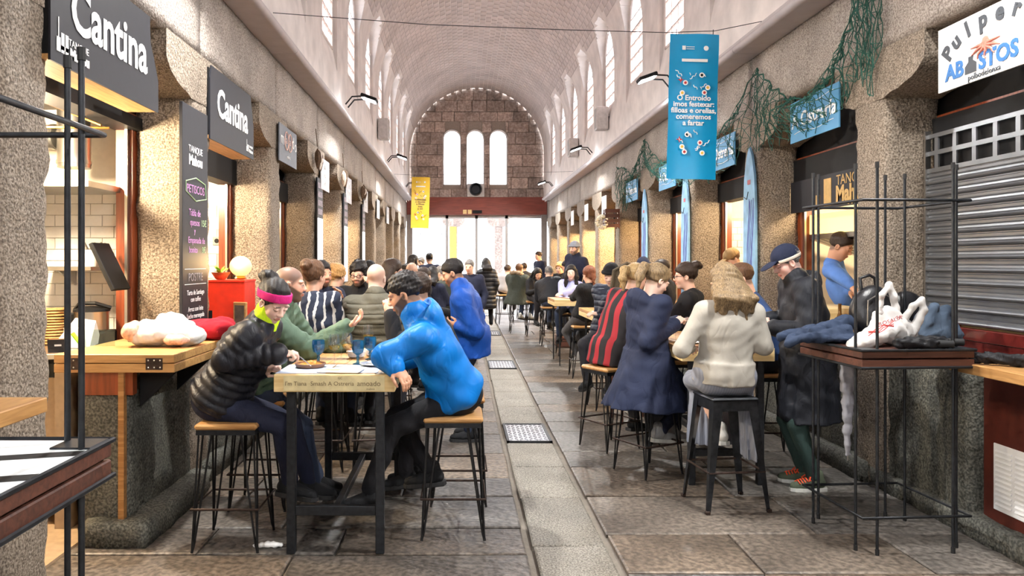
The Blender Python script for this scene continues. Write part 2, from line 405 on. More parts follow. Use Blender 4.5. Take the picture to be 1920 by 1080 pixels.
# clerestory windows
def window_frame():
    b = MB(); w = .5
    b.bx(-.02, .02, -w, -w+.035, 0, L_SP-SILL1); b.bx(-.02, .02, w-.035, w, 0, L_SP-SILL1); b.bx(-.02, .02, -w, w, 0, .04)
    arc = [(cos(a*pi/16)*(w-.017), L_SP-SILL1+sin(a*pi/16)*(w-.017)) for a in range(17)]
    b.tube([(0, p[0], p[1]) for p in arc], .02, 4)
    H = L_SP-SILL1
    for t in (-w/3, w/3): b.bx(-.014, .014, t-.012, t+.012, 0, H+sqrt(.25-t*t)-.02)
    for q in range(1, 6): b.bx(-.014, .014, -w, w, q*H/5-.012, q*H/5+.012)
    b.bx(-.022, .022, -w, w, H*.8-.02, H*.8+.02)
    return b
wf = window_frame().mesh('window_frame'); WF = mat('window_frame_grey', (226, 216, 212), .6); wf.materials.append(WF)
H_ = L_SP-SILL1
pn = MB().box((0, 0, 0), (.006, 1/3-.03, H_/5-.03)).mesh('pane'); pn.materials.append(PANE_PINK)
pw = MB().box((0, 0, 0), (.006, 1/3-.03, H_/5-.03)).mesh('pane'); pw.materials.append(PANE)
tp = []
for c in range(3):
    y0 = -.5+c/3+.015; y1 = y0+1/3-.03
    pts = [(y0, 0)]+[(y1, 0)]+[(y1-(y1-y0)*t/6, sqrt(max(0, .23-(y1-(y1-y0)*t/6)**2))-.01) for t in range(7)]
    m_ = MB().prism([(p[0], max(p[1], .001) if i > 1 else p[1]) for i, p in enumerate(pts)], 0, -.003, .003).mesh('pane'); m_.materials.append(PANE); tp.append(m_)
wn = 0
for yc in NICHE:
    for s in (-1, 1):
        if yc < 2: 
            continue
        wn += 1; w = addmesh('window_%d' % wn, wf, None, None, (XC+s*(GLZ+.01), yc, SILL1), kind='structure', label='arched clerestory window with small panes')
        for r in range(5):
            for c in range(3): addmesh('pane', pw if r == 4 else pn, None, w, (0, (c-1)/3, (r+.5)*H_/5))
        for c in range(3): addmesh('pane', tp[c], None, w, (0, 0, H_))
    for s in (-1, 1):
        l = bpy.data.lights.new('window_portal', 'AREA'); l.shape = 'RECTANGLE'; l.size = 1.0; l.size_y = 1.7; l.cycles.is_portal = True
        o = bpy.data.objects.new('window_portal', l); COL.objects.link(o); o.location = (XC+s*(GLZ+.06), yc, 5.75); o.rotation_euler = Vector((-s, 0, 0)).to_track_quat('-Z', 'Y').to_euler()
# end wall
wall_end = empty('wall_end', (0, D_END, 0), kind='structure', label='stone end wall with three arched windows')
EW = [(X(c, D_END), .325) for c in (847.5, 891, 934.5)]; EZ0, EZS = 4.56, 6.26
def end_wall():
    b = MB(); xs = sorted(set([XC-3.2, XC+3.2]+[x+s*w for x, w in EW for s in (-1, 1)]))
    x0 = xs[0]
    b.bx(XC-3.2, XC+3.2, .0, .4, 4.0, EZ0)
    b.bx(XC-3.2, XC+3.2, .0, .4, EZS+.33, 8.4)
    edges = [XC-3.2]+[q for x, w in EW for q in (x-w, x+w)]+[XC+3.2]
    for i in range(0, 8, 2): b.bx(edges[i], edges[i+1], 0, .4, EZ0, EZS+.34)
    for x, w in EW:
        for i in range(16):
            a0, a1 = pi-i*pi/16, pi-(i+1)*pi/16
            b.prism([(x+w*cos(a0), EZS+w*sin(a0)), (x+w*cos(a1), EZS+w*sin(a1)), (x+w*cos(a1), EZS+.34), (x+w*cos(a0), EZS+.34)], 1, 0, .4)
    b.obj('wall_core', mat('end_wall_joint', (150, 138, 128), .9), wall_end)
end_wall()
r_ = random.Random(3); z = 4.03
for hh in (.36, .42, .40, .44, .38, .44, .40, .36, .42, .4, .42):
    x = XC-2.6+r_.uniform(-.3, 0)
    while x < XC+2.6:
        w = r_.uniform(.42, .95); x1 = x+w; segs = [(x, x1)]
        for wx, ww in EW:
            if z+hh > EZ0+.02 and z < EZS+.3:
                q = ww if z < EZS else sqrt(max(0, ww*ww-(z-EZS)**2))
                if z < EZS < z+hh: q = ww
                ns = []
                for a, c in segs:
                    if c <= wx-q or a >= wx+q: ns.append((a, c)); continue
                    if a < wx-q-.06: ns.append((a, wx-q-.004))
                    if c > wx+q+.06: ns.append((wx+q+.004, c))
                segs = ns
        for a, c in segs:
            zb, zt = z, z+hh
            if any(abs((a+c)/2-wx) < ww+.3 for wx, ww in EW) and zb < EZ0 < zt: zt = EZ0-.01 if zt-EZ0 < .25 else zt
            cx, cz = (a+c)/2, (zb+zt)/2
            if (cx-XC)**2+max(0, cz-Z_SP)**2 > (R_V+.35)**2: continue
            MB().box((cx, -.02-.012*r_.random(), cz), (c-a-.014, .06, zt-zb-.014), .012).obj('stone', G_END, wall_end)
        x = x1
    z += hh
for x, w in EW:
    wn += 1
    f = empty('window_%d' % wn, (x, D_END+.2, EZ0), kind='structure', label='arched window in the end wall')
    pts = [(-w, 0), (w, 0), (w, EZS-EZ0)]+[(w*cos(a*pi/12), EZS-EZ0+w*sin(a*pi/12)) for a in range(1, 12)]+[(-w, EZS-EZ0)]
    MB().prism(pts, 1, 0, .01).obj('pane', PANE, f)
    MB().tube([(p[0]*.97, -.01, p[1]) for p in pts], .018, 4, closed=True).obj('window_frame', WF, f)
wall_back = empty('wall_back', (0, D_BACK, 0), kind='structure', label='stone wall behind the camera')  # unseen wall added to cut light coming from behind the camera
MB().bx(AL-2.4, AR+2.4, -.3, 0, 0, 8.6).obj('wall_core', G_END, wall_back)
# beam over the doors, glazed doors
trim_3 = empty('trim_3', (0, D_END-.3, 0), kind='structure', label='red brown beam above the glazed doors')
bz0, bz1 = Z(403, D_END-.3), Z(370, D_END-.3)
MB().bx(AL+.02, AR-.02, -.12, .3, bz0, bz1, .01).obj('beam', BEAMR, trim_3)
for a, c in ((868, 875), (877, 884)): MB().bx(X(a, D_END), X(c, D_END), -.14, -.12, bz0+.03, bz0+.18).obj('notice', W_PALE, trim_3)
MB().bx(X(886, D_END), X(903, D_END), -.16, -.12, bz0+.05, bz0+.16).obj('sensor', BLACKM, trim_3)
FZ = zf(D_END); DH = bz0
ALU = mat('aluminium', (186, 186, 188), .35, metal=.6, var=.04)
dxs = [AL+.06, X(838, D_END-.2), X(893.5, D_END-.2), X(950, D_END-.2), AR-.06]
for i in range(4):
    d = empty('door_%d' % (i+1), (0, D_END-.1, FZ), kind='structure', label='tall glazed door leaf at the far end')
    x0, x1 = dxs[i], dxs[i+1]; b = MB(); t = .05
    b.bx(x0, x0+t, -.03, .03, 0, DH-FZ); b.bx(x1-t, x1, -.03, .03, 0, DH-FZ); b.bx(x0, x1, -.03, .03, DH-FZ-.12, DH-FZ); b.bx(x0, x1, -.03, .03, 0, .1)
    b.obj('door_frame', ALU, d); MB().bx(x0+t, x1-t, -.005, .005, .1, DH-FZ-.12).obj('pane', PANE, d)
for s, xx in ((1, AL+.12), (-1, AR-.12)):
    MB().bx(xx-.1, xx+.1, D_END-.45, D_END-.15, 0, DH).obj('trim_%d' % (4 if s > 0 else 5), mat('grey_jamb', (120, 112, 108), .7), kind='structure', label='grey door jamb at the far end')
# outside: paving, porch pillars, iron gates
MB().bx(-20, 24, D_END, 70, -.2, FZ-.01).obj('ground', mat('outside_paving', (205, 205, 205), .9), kind='structure', label='pale paving outside the doors')
pm = None
for px in (850, 935):
    o = empty('porch_pillar', (X(px, 31), 31, FZ), label='grey stone pillar outside behind the glass, %s' % ('with a yellow poster' if px == 850 else 'to the right without poster'), cat='pillar')
    MB().bx(-.17, .17, 0, .4, 0, 2.9, .02).obj('shaft', G_END, o)
    pr = [(-.17, 2.9), (.17, 2.9)]+[(.17+.3*sin(a*pi/12), 2.9+.3*(1-cos(a*pi/12))) for a in range(1, 7)]+[(.47, 3.75), (-.47, 3.75)]+[(-.17-.3*sin(a*pi/12), 2.9+.3*(1-cos(a*pi/12))) for a in range(6, 0, -1)]
    MB().prism(pr, 1, 0, .45).obj('capital', G_END, o)
    if px == 850: MB().bx(-.15, .13, -.02, -.005, 1.35, 2.9).obj('poster', mat('yellow_poster', (206, 176, 70), .6), o)
MB().bx(-4, 6, 31.0, 31.5, FZ+3.75, 4.3).obj('porch_lintel', G_END, kind='structure', label='stone porch lintel outside')
for i, (a, c) in enumerate(((775, 842), (945, 1010))):
    g = empty('iron_gate', (0, 31.2, FZ), label='open ironwork gate outside the %s door' % ('left' if i == 0 else 'right'), cat='gate'); x0, x1 = X(a, 31.2), X(c, 31.2)
    n = 5
    for q in range(n+1):
        xx = x0+(x1-x0)*q/n; MB().tube([(xx, 0, .05), (xx, 0, 2.75)], .012, 5).obj('bar', STEEL, g)
    for zz in (.3, 1.2, 2.6): MB().tube([(x0, 0, zz), (x1, 0, zz)], .014, 5).obj('rail', STEEL, g)
    for q in range(n):
        xx = x0+(x1-x0)*(q+.5)/n
        MB().tube([(xx+.09*cos(t*.5)*(1-t/20), 0, 2.2+.09*sin(t*.5)*(1-t/20)) for t in range(18)], .009, 4).obj('scroll', STEEL, g)
        MB().tube([(xx+.09*cos(t*.5)*(1-t/20), 0, .9-.09*sin(t*.5)*(1-t/20)) for t in range(18)], .009, 4).obj('scroll', STEEL, g)
# ------------------------------------------------------------------ floor
floor = empty('floor', kind='structure', label='worn stone slab floor with a granite strip')
b = MB(); ys = [D_BACK, 8, D_END+.1]
b.add([(x, y, zf(y)-.03) for y in ys for x in (-6, 7)], [(0, 1, 3, 2), (2, 3, 5, 4)]); b.obj('mortar_bed', JOINT, floor)
def slab(x0, x1, y0, y1, m, name='slab', ji=.006, h=.0):
    g = .006; j = lambda: r_.uniform(-ji, ji)
    c = [(x0+g+j(), y0+g+j()), (x1-g+j(), y0+g+j()), (x1-g+j(), y1-g+j()), (x0+g+j(), y1-g+j())]
    t = [h+r_.uniform(-.003, .003) for _ in range(4)]; bv = .012
    cx, cy = (x0+x1)/2, (y0+y1)/2; vs = []
    for (x, y) in c: vs.append((x-cx, y-cy, -.06+zf(y)))
    for (x, y), q in zip(c, t): vs.append((x-cx, y-cy, q-.006+zf(y)))
    for (x, y), q in zip(c, t): vs.append((x-cx-math.copysign(bv, x-cx), y-cy-math.copysign(bv, y-cy), q+zf(y)))
    fs = [(4*a+i, 4*a+(i+1) % 4, 4*a+4+(i+1) % 4, 4*a+4+i) for a in (0, 1) for i in range(4)]+[(8, 9, 10, 11)]
    MB().add(vs, fs).obj(name, m, floor, loc=(cx, cy, 0))
SX0, SX1 = .42, .865
drains = [(7.0, 7.8), (11.5, 12.35), (16.1, 17.0), (21, 21.9)]
y = 2.0
while y < D_END-.2:
    dr = [d for d in drains if d[0]-.3 < y < d[1]]
    if dr:
        if y < dr[0][0]-.02: slab(SX0, SX1, y, dr[0][0], G_STRIP, 'strip_slab')
        y = dr[0][1]; continue
    y1 = min(y+r_.uniform(.8, .95), D_END); 
    nd = [d for d in drains if y < d[0] < y1+.3]
    if nd: y1 = nd[0][0]
    slab(SX0, SX1, y, y1, G_STRIP, 'strip_slab'); y = y1
for x0, x1 in ((-2.3, SX0-.035), (SX1+.035, 3.5)):
    y = 2.0+r_.uniform(0, .3)
    while y < D_END-.1:
        h = r_.uniform(.42, .8); y1 = min(y+h, D_END); x = x0
        cuts = [x0]
        while cuts[-1] < x1-1.8: cuts.append(cuts[-1]+r_.uniform(.7, 1.35))
        cuts.append(x1)
        for a, c in zip(cuts[:-1], cuts[1:]): slab(a, c, y, y1, G_SLAB)
        y = y1
DRN = mat('drain_metal', (196, 198, 204), .35, metal=.5, var=.35, scale=25, bump=.3)
for i, (a, c) in enumerate(drains):
    o = empty('drain_cover', ((SX0+SX1)/2, (a+c)/2, zf((a+c)/2)), label='steel drain plate in the granite strip, %s' % ['nearest the camera', 'second from the camera', 'third from the camera', 'farthest from the camera'][i], cat='drain cover', group='drain covers')
    w, l = (SX1-SX0)/2-.01, (c-a)/2-.01; o.rotation_euler = (math.atan(.014) if a > 8 else 0, 0, 0)
    b = MB(); b.bx(-w, w, -l, -l+.025, -.02, .012); b.bx(-w, w, l-.025, l, -.02, .012); b.bx(-w, -w+.025, -l, l, -.02, .012); b.bx(w-.025, w, -l, l, -.02, .012); b.obj('rim', STEEL, o)
    MB().bx(-w+.025, w-.025, -l+.025, l-.025, -.02, .004).obj('plate', DRN, o)
    b = MB()
    for p in range(8):
        for q in range(14):
            ang = pi/4 if (p+q) % 2 else -pi/4
            b.box((-w+.05+p*(2*w-.1)/7, -l+.05+q*(2*l-.1)/13, .005), (.036, .009, .005), 0, Matrix.Rotation(ang, 3, 'Z'))
    b.obj('tread_pattern', mat('drain_tread', (140, 140, 146), .4, metal=.5), o, kind='stuff')
# ------------------------------------------------------------------ stalls: shells, low walls, fronts
DARKC = mat('stall_ceiling', (46, 42, 40), .8)
WARMW = mat('stall_wall', (226, 216, 198), .7, var=.05)
def stall_shell(s, wl):
    f = lambda a: (AL-a) if s < 0 else (AR+a)
    def B(b, a0, a1, *r): b.bx(min(f(a0), f(a1)), max(f(a0), f(a1)), *r)
    b = MB(); B(b, 2.2, 2.3, -4, D_END, 0, 3.3); b.obj('stall_back_wall', WARMW, wl)
    b = MB(); B(b, .56, 2.3, -4, D_END, 2.85, 2.95); b.obj('stall_ceiling', DARKC, wl)
    b = MB(); B(b, .3, 2.3, -4, D_END, -.02, .012); b.obj('stall_floor', mat('stall_floor', (176, 150, 120), .5), wl)
    for k in KS:
        if k < 0: continue
        b = MB(); B(b, .54, 2.2, near(k)+.15, near(k)+.25, 0, 2.9); b.obj('stall_partition', WARMW, wl)
stall_shell(-1, wall_left); stall_shell(1, wall_right)
for s, wl in ((-1, wall_left), (1, wall_right)):
    f = lambda a: (AL-a) if s < 0 else (AR+a)
    MB().bx(*sorted((f(.475), f(.545))), D_BACK, D_END, 2.8, 3.95).obj('leak_board', BLACKM, wl)  # black board added behind the lintels to stop light leaks
    MB().bx(*sorted((f(.03), f(.47))), D_BACK, D_END, 3.84, 4.5).obj('wall_core', JOINT, wl)  # filler added behind the lintel tops so no sky leaks through
low_me = rough_block(.3, BAY-PT+.02, 1.0, (5, 18, 10), .008, 71, 'low_wall', G_LOW, .02)
plinth_me = rough_block(.34, BAY, .16, (4, 18, 2), .008, 81, 'plinth', G_LOW, .02)
for k in KS:
    if k < 0 or k > 9: continue
    for s, wl in ((-1, wall_left), (1, wall_right)):
        f = lambda a: (AL-a) if s < 0 else (AR+a)
        yc = near(k)+PT+(BAY-PT)/2
        if not (s < 0 and k == 0) and not (s > 0 and k == 0):
            addmesh('low_wall', low_me, None, wl, (f(.17), yc, 0)); 
        if k > 0: addmesh('plinth', plinth_me, None, wl, (f(.1), yc, zf(yc)))
        # redwood jambs and head rail
        b = MB(); x0, x1 = sorted((f(.41), f(.53)))
        ya, yb = near(k)+PT-.03, near(k+1)+.03
        z0 = .0 if k == 0 else 1.0
        b.bx(x0, x1, ya, ya+.09, z0, 2.75); b.bx(x0, x1, yb-.09, yb, z0, 2.75); b.bx(x0, x1, ya, yb, 2.68, 2.78)
        b.obj('shopfront_frame', W_RED, wl)
        b = MB(); b.bx(*sorted((f(.43), f(.45))), ya+.09, ya+.13, z0, 2.7); b.bx(*sorted((f(.43), f(.45))), yb-.13, yb-.09, z0, 2.7)
        b.obj('shutter_rail', INOX, wl)
        b = MB(); b.bx(*sorted((f(.36), f(.54))), ya, yb, 2.5 if not (s < 0 and k == 0) else 2.66, 2.75); b.obj('shutter_box', BLACKM, wl)
        b = MB(); b.bx(*sorted((f(.46), f(.56))), ya, yb, 2.75, 3.3); b.obj('transom_panel', BLACKM, wl)
        if not (k == 0):
            b = MB(); b.bx(*sorted((f(-.12), f(.42))), ya+.05, yb-.05, 1.005, 1.06, .006); b.obj('stall_counter', W_OAKY, wl)
# stall lamps: warm bulbs under each stall ceiling
BULB = emission('warm_bulb', (255, 214, 150), 30)
ORD = ['first', 'second', 'third', 'fourth', 'fifth', 'sixth', 'seventh', 'eighth', 'ninth', 'tenth']
def stall_lamp(s, k, power, col=(1, .72, .40), a=.85):
    x = AL-a if s < 0 else AR+a; y = near(k)+PT+(BAY-PT)/2
    o = empty('stall_lamp', (x, y, 2.85), label='warm ceiling lamp inside the %s %s stall' % (ORD[k], 'left' if s < 0 else 'right'), cat='lamp', group='stall lamps')
    MB().lathe([(.06, 0), (.07, -.03), (.02, -.04)], seg=12).obj('lamp_base', BLACKM, o)
    MB().lathe([(.001, -.16), (.04, -.14), (.05, -.1), (.03, -.05), (.02, -.04)], seg=12).obj('bulb', BULB, o, smooth=60)
    l = bpy.data.lights.new('lamp_light', 'POINT'); l.energy = power; l.color = col; l.shadow_soft_size = .12
    q = bpy.data.objects.new('lamp_light', l); COL.objects.link(q); q.parent = o; q.location = (0, 0, -.35)
for k in range(10):
    wl_ = {0: 9, 1: 5.5, 2: 1.2, 3: 4, 4: 5, 5: .4, 6: .3, 7: .3, 8: .3, 9: .3}[k]
    wr_ = {0: .15, 1: 2.6, 2: 3, 3: 3, 4: 3, 5: 12, 6: 12, 7: 9, 8: 9, 9: 5}[k]
    stall_lamp(-1, k, WARM_W*wl_, (1, .8, .54) if k < 2 else (1, .72, .4)); stall_lamp(1, k, WARM_W*wr_, (1, .76, .46) if k < 4 else (1, .66, .3))
# floodlights on the cornices
LENS = emission('led_lens', (250, 252, 255), 40)
def floodlight(side, y, name):
    s = 1 if side < 0 else -1; x = (AL+.27) if side < 0 else (AR-.27)
    o = empty('floodlight', (x, y, 4.22), label='black LED floodlight on the %s' % name, cat='floodlight', group='LED floodlights on the cornices')
    b = MB(); b.box((s*.3, 0, .02), (.26, .22, .05), .01, Matrix.Rotation(s*.35, 3, 'Y')); b.obj('housing', BLACKM, o)
    MB().box((s*.295, 0, -.01), (.22, .18, .012), 0, Matrix.Rotation(s*.35, 3, 'Y')).obj('lens', LENS, o)
    for q in (-.12, .12): MB().tube([(-s*.05, q, -.1), (s*.05, q, .02), (s*.25, q, .03)], .012, 6).obj('bracket', BLACKM, o)
    arealight('flood_light', (s*.3, 0, -.045), (s*.62, 0, -1), .2, FLOOD_W, (1, .99, .96), o, spread=radians(160))
for y, nm in ((-1.0, 'left cornice behind the camera'), (5.3, 'left cornice beyond the top of the frame'), (11.6, 'left cornice above the second row of signs'), (18.0, 'left cornice near the yellow banner'), (24.0, 'left cornice by the end wall')): floodlight(-1, y, nm)
for y, nm in ((-2.5, 'right cornice behind the camera'), (3.8, 'right cornice beyond the frame'), (10.3, 'right cornice hidden behind the blue banner'), (16.7, 'right cornice in the middle of the hall'), (23.8, 'right cornice by the end wall')): floodlight(1, y, nm)
# ------------------------------------------------------------------ stools and tables
def make_stool(h=.75):
    o = empty('bar_stool')
    MB().box((0, 0, h-.0175), (.365, .365, .035), .012).obj('seat', W_OAK, o)
    b = MB(); t = .345/2
    b.bx(-t, t, -t, -t+.022, h-.065, h-.036); b.bx(-t, t, t-.022, t, h-.065, h-.036); b.bx(-t, -t+.022, -t+.022, t-.022, h-.065, h-.036); b.bx(t-.022, t, -t+.022, t-.022, h-.065, h-.036); b.obj('seat_frame', STEEL, o)
    for sx in (-1, 1):
        for sy in (-1, 1):
            ft = Vector((sx*.19, sy*.19, .008)); b = MB()
            b.tube([(sx*.16, sy*.085, h-.06), (sx*.186, sy*.178, .05), ft], [.0065, .0065, .009], 6); b.tube([(sx*.085, sy*.16, h-.06), (sx*.178, sy*.186, .05), ft], [.0065, .0065, .006], 6); b.tube([(sx*.16, sy*.16, h-.06), ft], .006, 6)
            b.obj('leg', STOOLB, o, smooth=50)
    r = .195; z = .26; MB().tube([(-r, -r, z), (r, -r, z), (r, r, z), (-r, r, z)], .0075, 6, closed=True).obj('foot_ring', STEELR, o)
    return o
STOOL0 = make_stool(); stool_used = []
def stool(x, d, label, rzz=0.):
    o = STOOL0 if not stool_used else copy_tree(STOOL0); stool_used.append(1)
    o.location = (x, d, zf(d)); o.rotation_euler = (0, 0, rzz); setp(o, label, 'stool', 'wire-legged oak stools'); return o
def block_table(x0, x1, y0, y1, label, h=1.045, th=.1, hair=False, plate=True):
    cx, cy = (x0+x1)/2, (y0+y1)/2; o = empty('oak_table', (cx, cy, zf(cy)), label=label, cat='table', group='oak bar tables'); w, l = (x1-x0)/2, (y1-y0)/2
    n = 6
    for i in range(n):
        a = -w+2*w*i/n; MB().bx(a+.001, a+2*w/n-.001, -l+.03, l-.03, h-.045, h, .003).obj('top_plank', W_OAKY, o)
    for sy in (-1, 1):
        y = sy*(l-.015); MB().bx(-w, w, y-.015, y+.015, h-th, h, .003).obj('end_board', W_PALE, o)
    for sx in (-1, 1):
        x = sx*(w-.015); MB().bx(x-.015, x+.015, -l+.03, l-.03, h-th, h-.046, .003).obj('side_board', W_PALE, o)
    lw = .05
    for sx in (-1, 1):
        for sy in (-1, 1):
            x, y = sx*(w-.09), sy*(l-.06); b = MB()
            if hair: b.tube([(x, y-.05, h-th), (x, y-.012, .02), (x, y, .006), (x, y+.012, .02), (x, y+.05, h-th)], .008, 6); b.obj('leg', STEEL, o)
            else: b.bx(x-lw/2, x+lw/2, y-lw/2, y+lw/2, 0, h-th, .003); b.obj('leg', STEEL, o)
    if not hair:
        for sy in (-1, 1):
            y = sy*(l-.06); MB().bx(-w+.115, w-.115, y-.018, y+.018, .22, .275, .003).obj('stretcher', STEEL, o)
        MB().bx(-.02, .02, -l+.078, l-.078, .225, .27, .003).obj('stretcher', STEEL, o)
    return o
TL1 = block_table(X(513, 4.29), X(740, 4.29), 4.29, 5.62, 'oak bar table between the pink headband and the azure jacket')
LP = mat('printed_ink', (110, 92, 66), .7)
b_ = MB().bx(-.29, .29, -.6685, -.6655, .952, 1.038); b_.obj('name_plate', mat('plate_paint', (212, 196, 150), .6), TL1)
for tx, xx, sz in (("I'm Tiana", -.22, .034), ('Smash', -.09, .036), ('A Ostrería', .04, .034), ('amoado', .2, .042)): text('lettering', tx, sz, LP, (xx, -.669, .993), ROT_F, TL1, ext=.0005)
for tx, xx in (('GC', .035), ('mabos', .21)): text('lettering', tx, .018, LP, (xx, -.669, 1.025 if xx < .1 else .963), ROT_F, TL1, ext=.0005)
TL2 = block_table(-1.22, -.52, 6.62, 7.05, 'oak table beyond the khaki gilet and striped shirt')
TL3 = block_table(-1.6, -.9, 10.3, 11.4, 'oak table farther left, behind the glasses wearer')
TR1 = block_table(1.66, 2.36, 5.62, 7.0, 'oak table in front of the cream sweater')
TR2 = block_table(1.62, 2.3, 9.0, 10.3, 'oak table beside the red and black striped jacket', hair=True)
TR3 = block_table(1.46, 2.15, 11.7, 12.62, 'oak table in front of the lavender shirt', hair=True)
TR4 = block_table(1.75, 2.4, 17.3, 18.5, 'oak table farthest along the right side', hair=True)
# ------------------------------------------------------------------ people: signed distance bodies meshed with surface nets
def surfnet(Fd, o, h):
    S = Fd < 0; nx, ny, nz = Fd.shape
    acc = np.zeros((nx-1, ny-1, nz-1, 3), np.float32); cnt = np.zeros((nx-1, ny-1, nz-1), np.float32); E = []
    for ax in range(3):
        a = np.moveaxis(Fd, ax, 0)[:-1]; b = np.moveaxis(Fd, ax, 0)[1:]; cr = (a < 0) != (b < 0)
        t = np.where(cr, a/np.where(cr, a-b, 1), 0); E.append((cr, a < 0))
        A = np.moveaxis(acc, ax, 0); Cn = np.moveaxis(cnt, ax, 0)
        oth = [i for i in range(3) if i != ax]
        for j in (0, 1):
            for k in (0, 1):
                sl = (slice(None), slice(j, j+Cn.shape[1]), slice(k, k+Cn.shape[2])); c = cr[sl]
                Cn += c; A[..., ax] += np.where(c, t[sl], 0)
                if j: A[..., oth[0]] += c
                if k: A[..., oth[1]] += c
    act = cnt > 0; idx = np.full(act.shape, -1, np.int64); n = int(act.sum()); idx[act] = np.arange(n)
    cell = np.argwhere(act); V = o+h*(cell+acc[act]/cnt[act][:, None]); Q = []
    for ax in range(3):
        cr, neg = E[ax]; ia = np.moveaxis(idx, ax, 0)
        c = cr[:, 1:-1, 1:-1]; p = np.argwhere(c)
        if len(p) == 0: continue
        i, j, k = p[:, 0], p[:, 1]+1, p[:, 2]+1; ng = neg[i, j, k]
        q = np.stack([ia[i, j-1, k-1], ia[i, j, k-1], ia[i, j, k], ia[i, j-1, k]], 1)
        fl = ng if ax != 1 else ~ng
        q = np.where(fl[:, None], q, q[:, ::-1]); Q.append(q)
    return V, np.concatenate(Q) if Q else np.zeros((0, 4), int)
def fastmesh(name, V, Q, m=None, smooth=True):
    me = bpy.data.meshes.new(name); n, f = len(V), len(Q)
    me.vertices.add(n); me.vertices.foreach_set('co', np.asarray(V, np.float32).ravel())
    me.loops.add(4*f); me.loops.foreach_set('vertex_index', np.asarray(Q, np.int32).ravel())
    me.polygons.add(f); me.polygons.foreach_set('loop_start', np.arange(0, 4*f, 4, dtype=np.int32))
    me.update(calc_edges=True); me.polygons.foreach_set('use_smooth', [smooth]*f)
    if m: me.materials.append(m)
    return me
def V3(*a): return np.array(a, float)
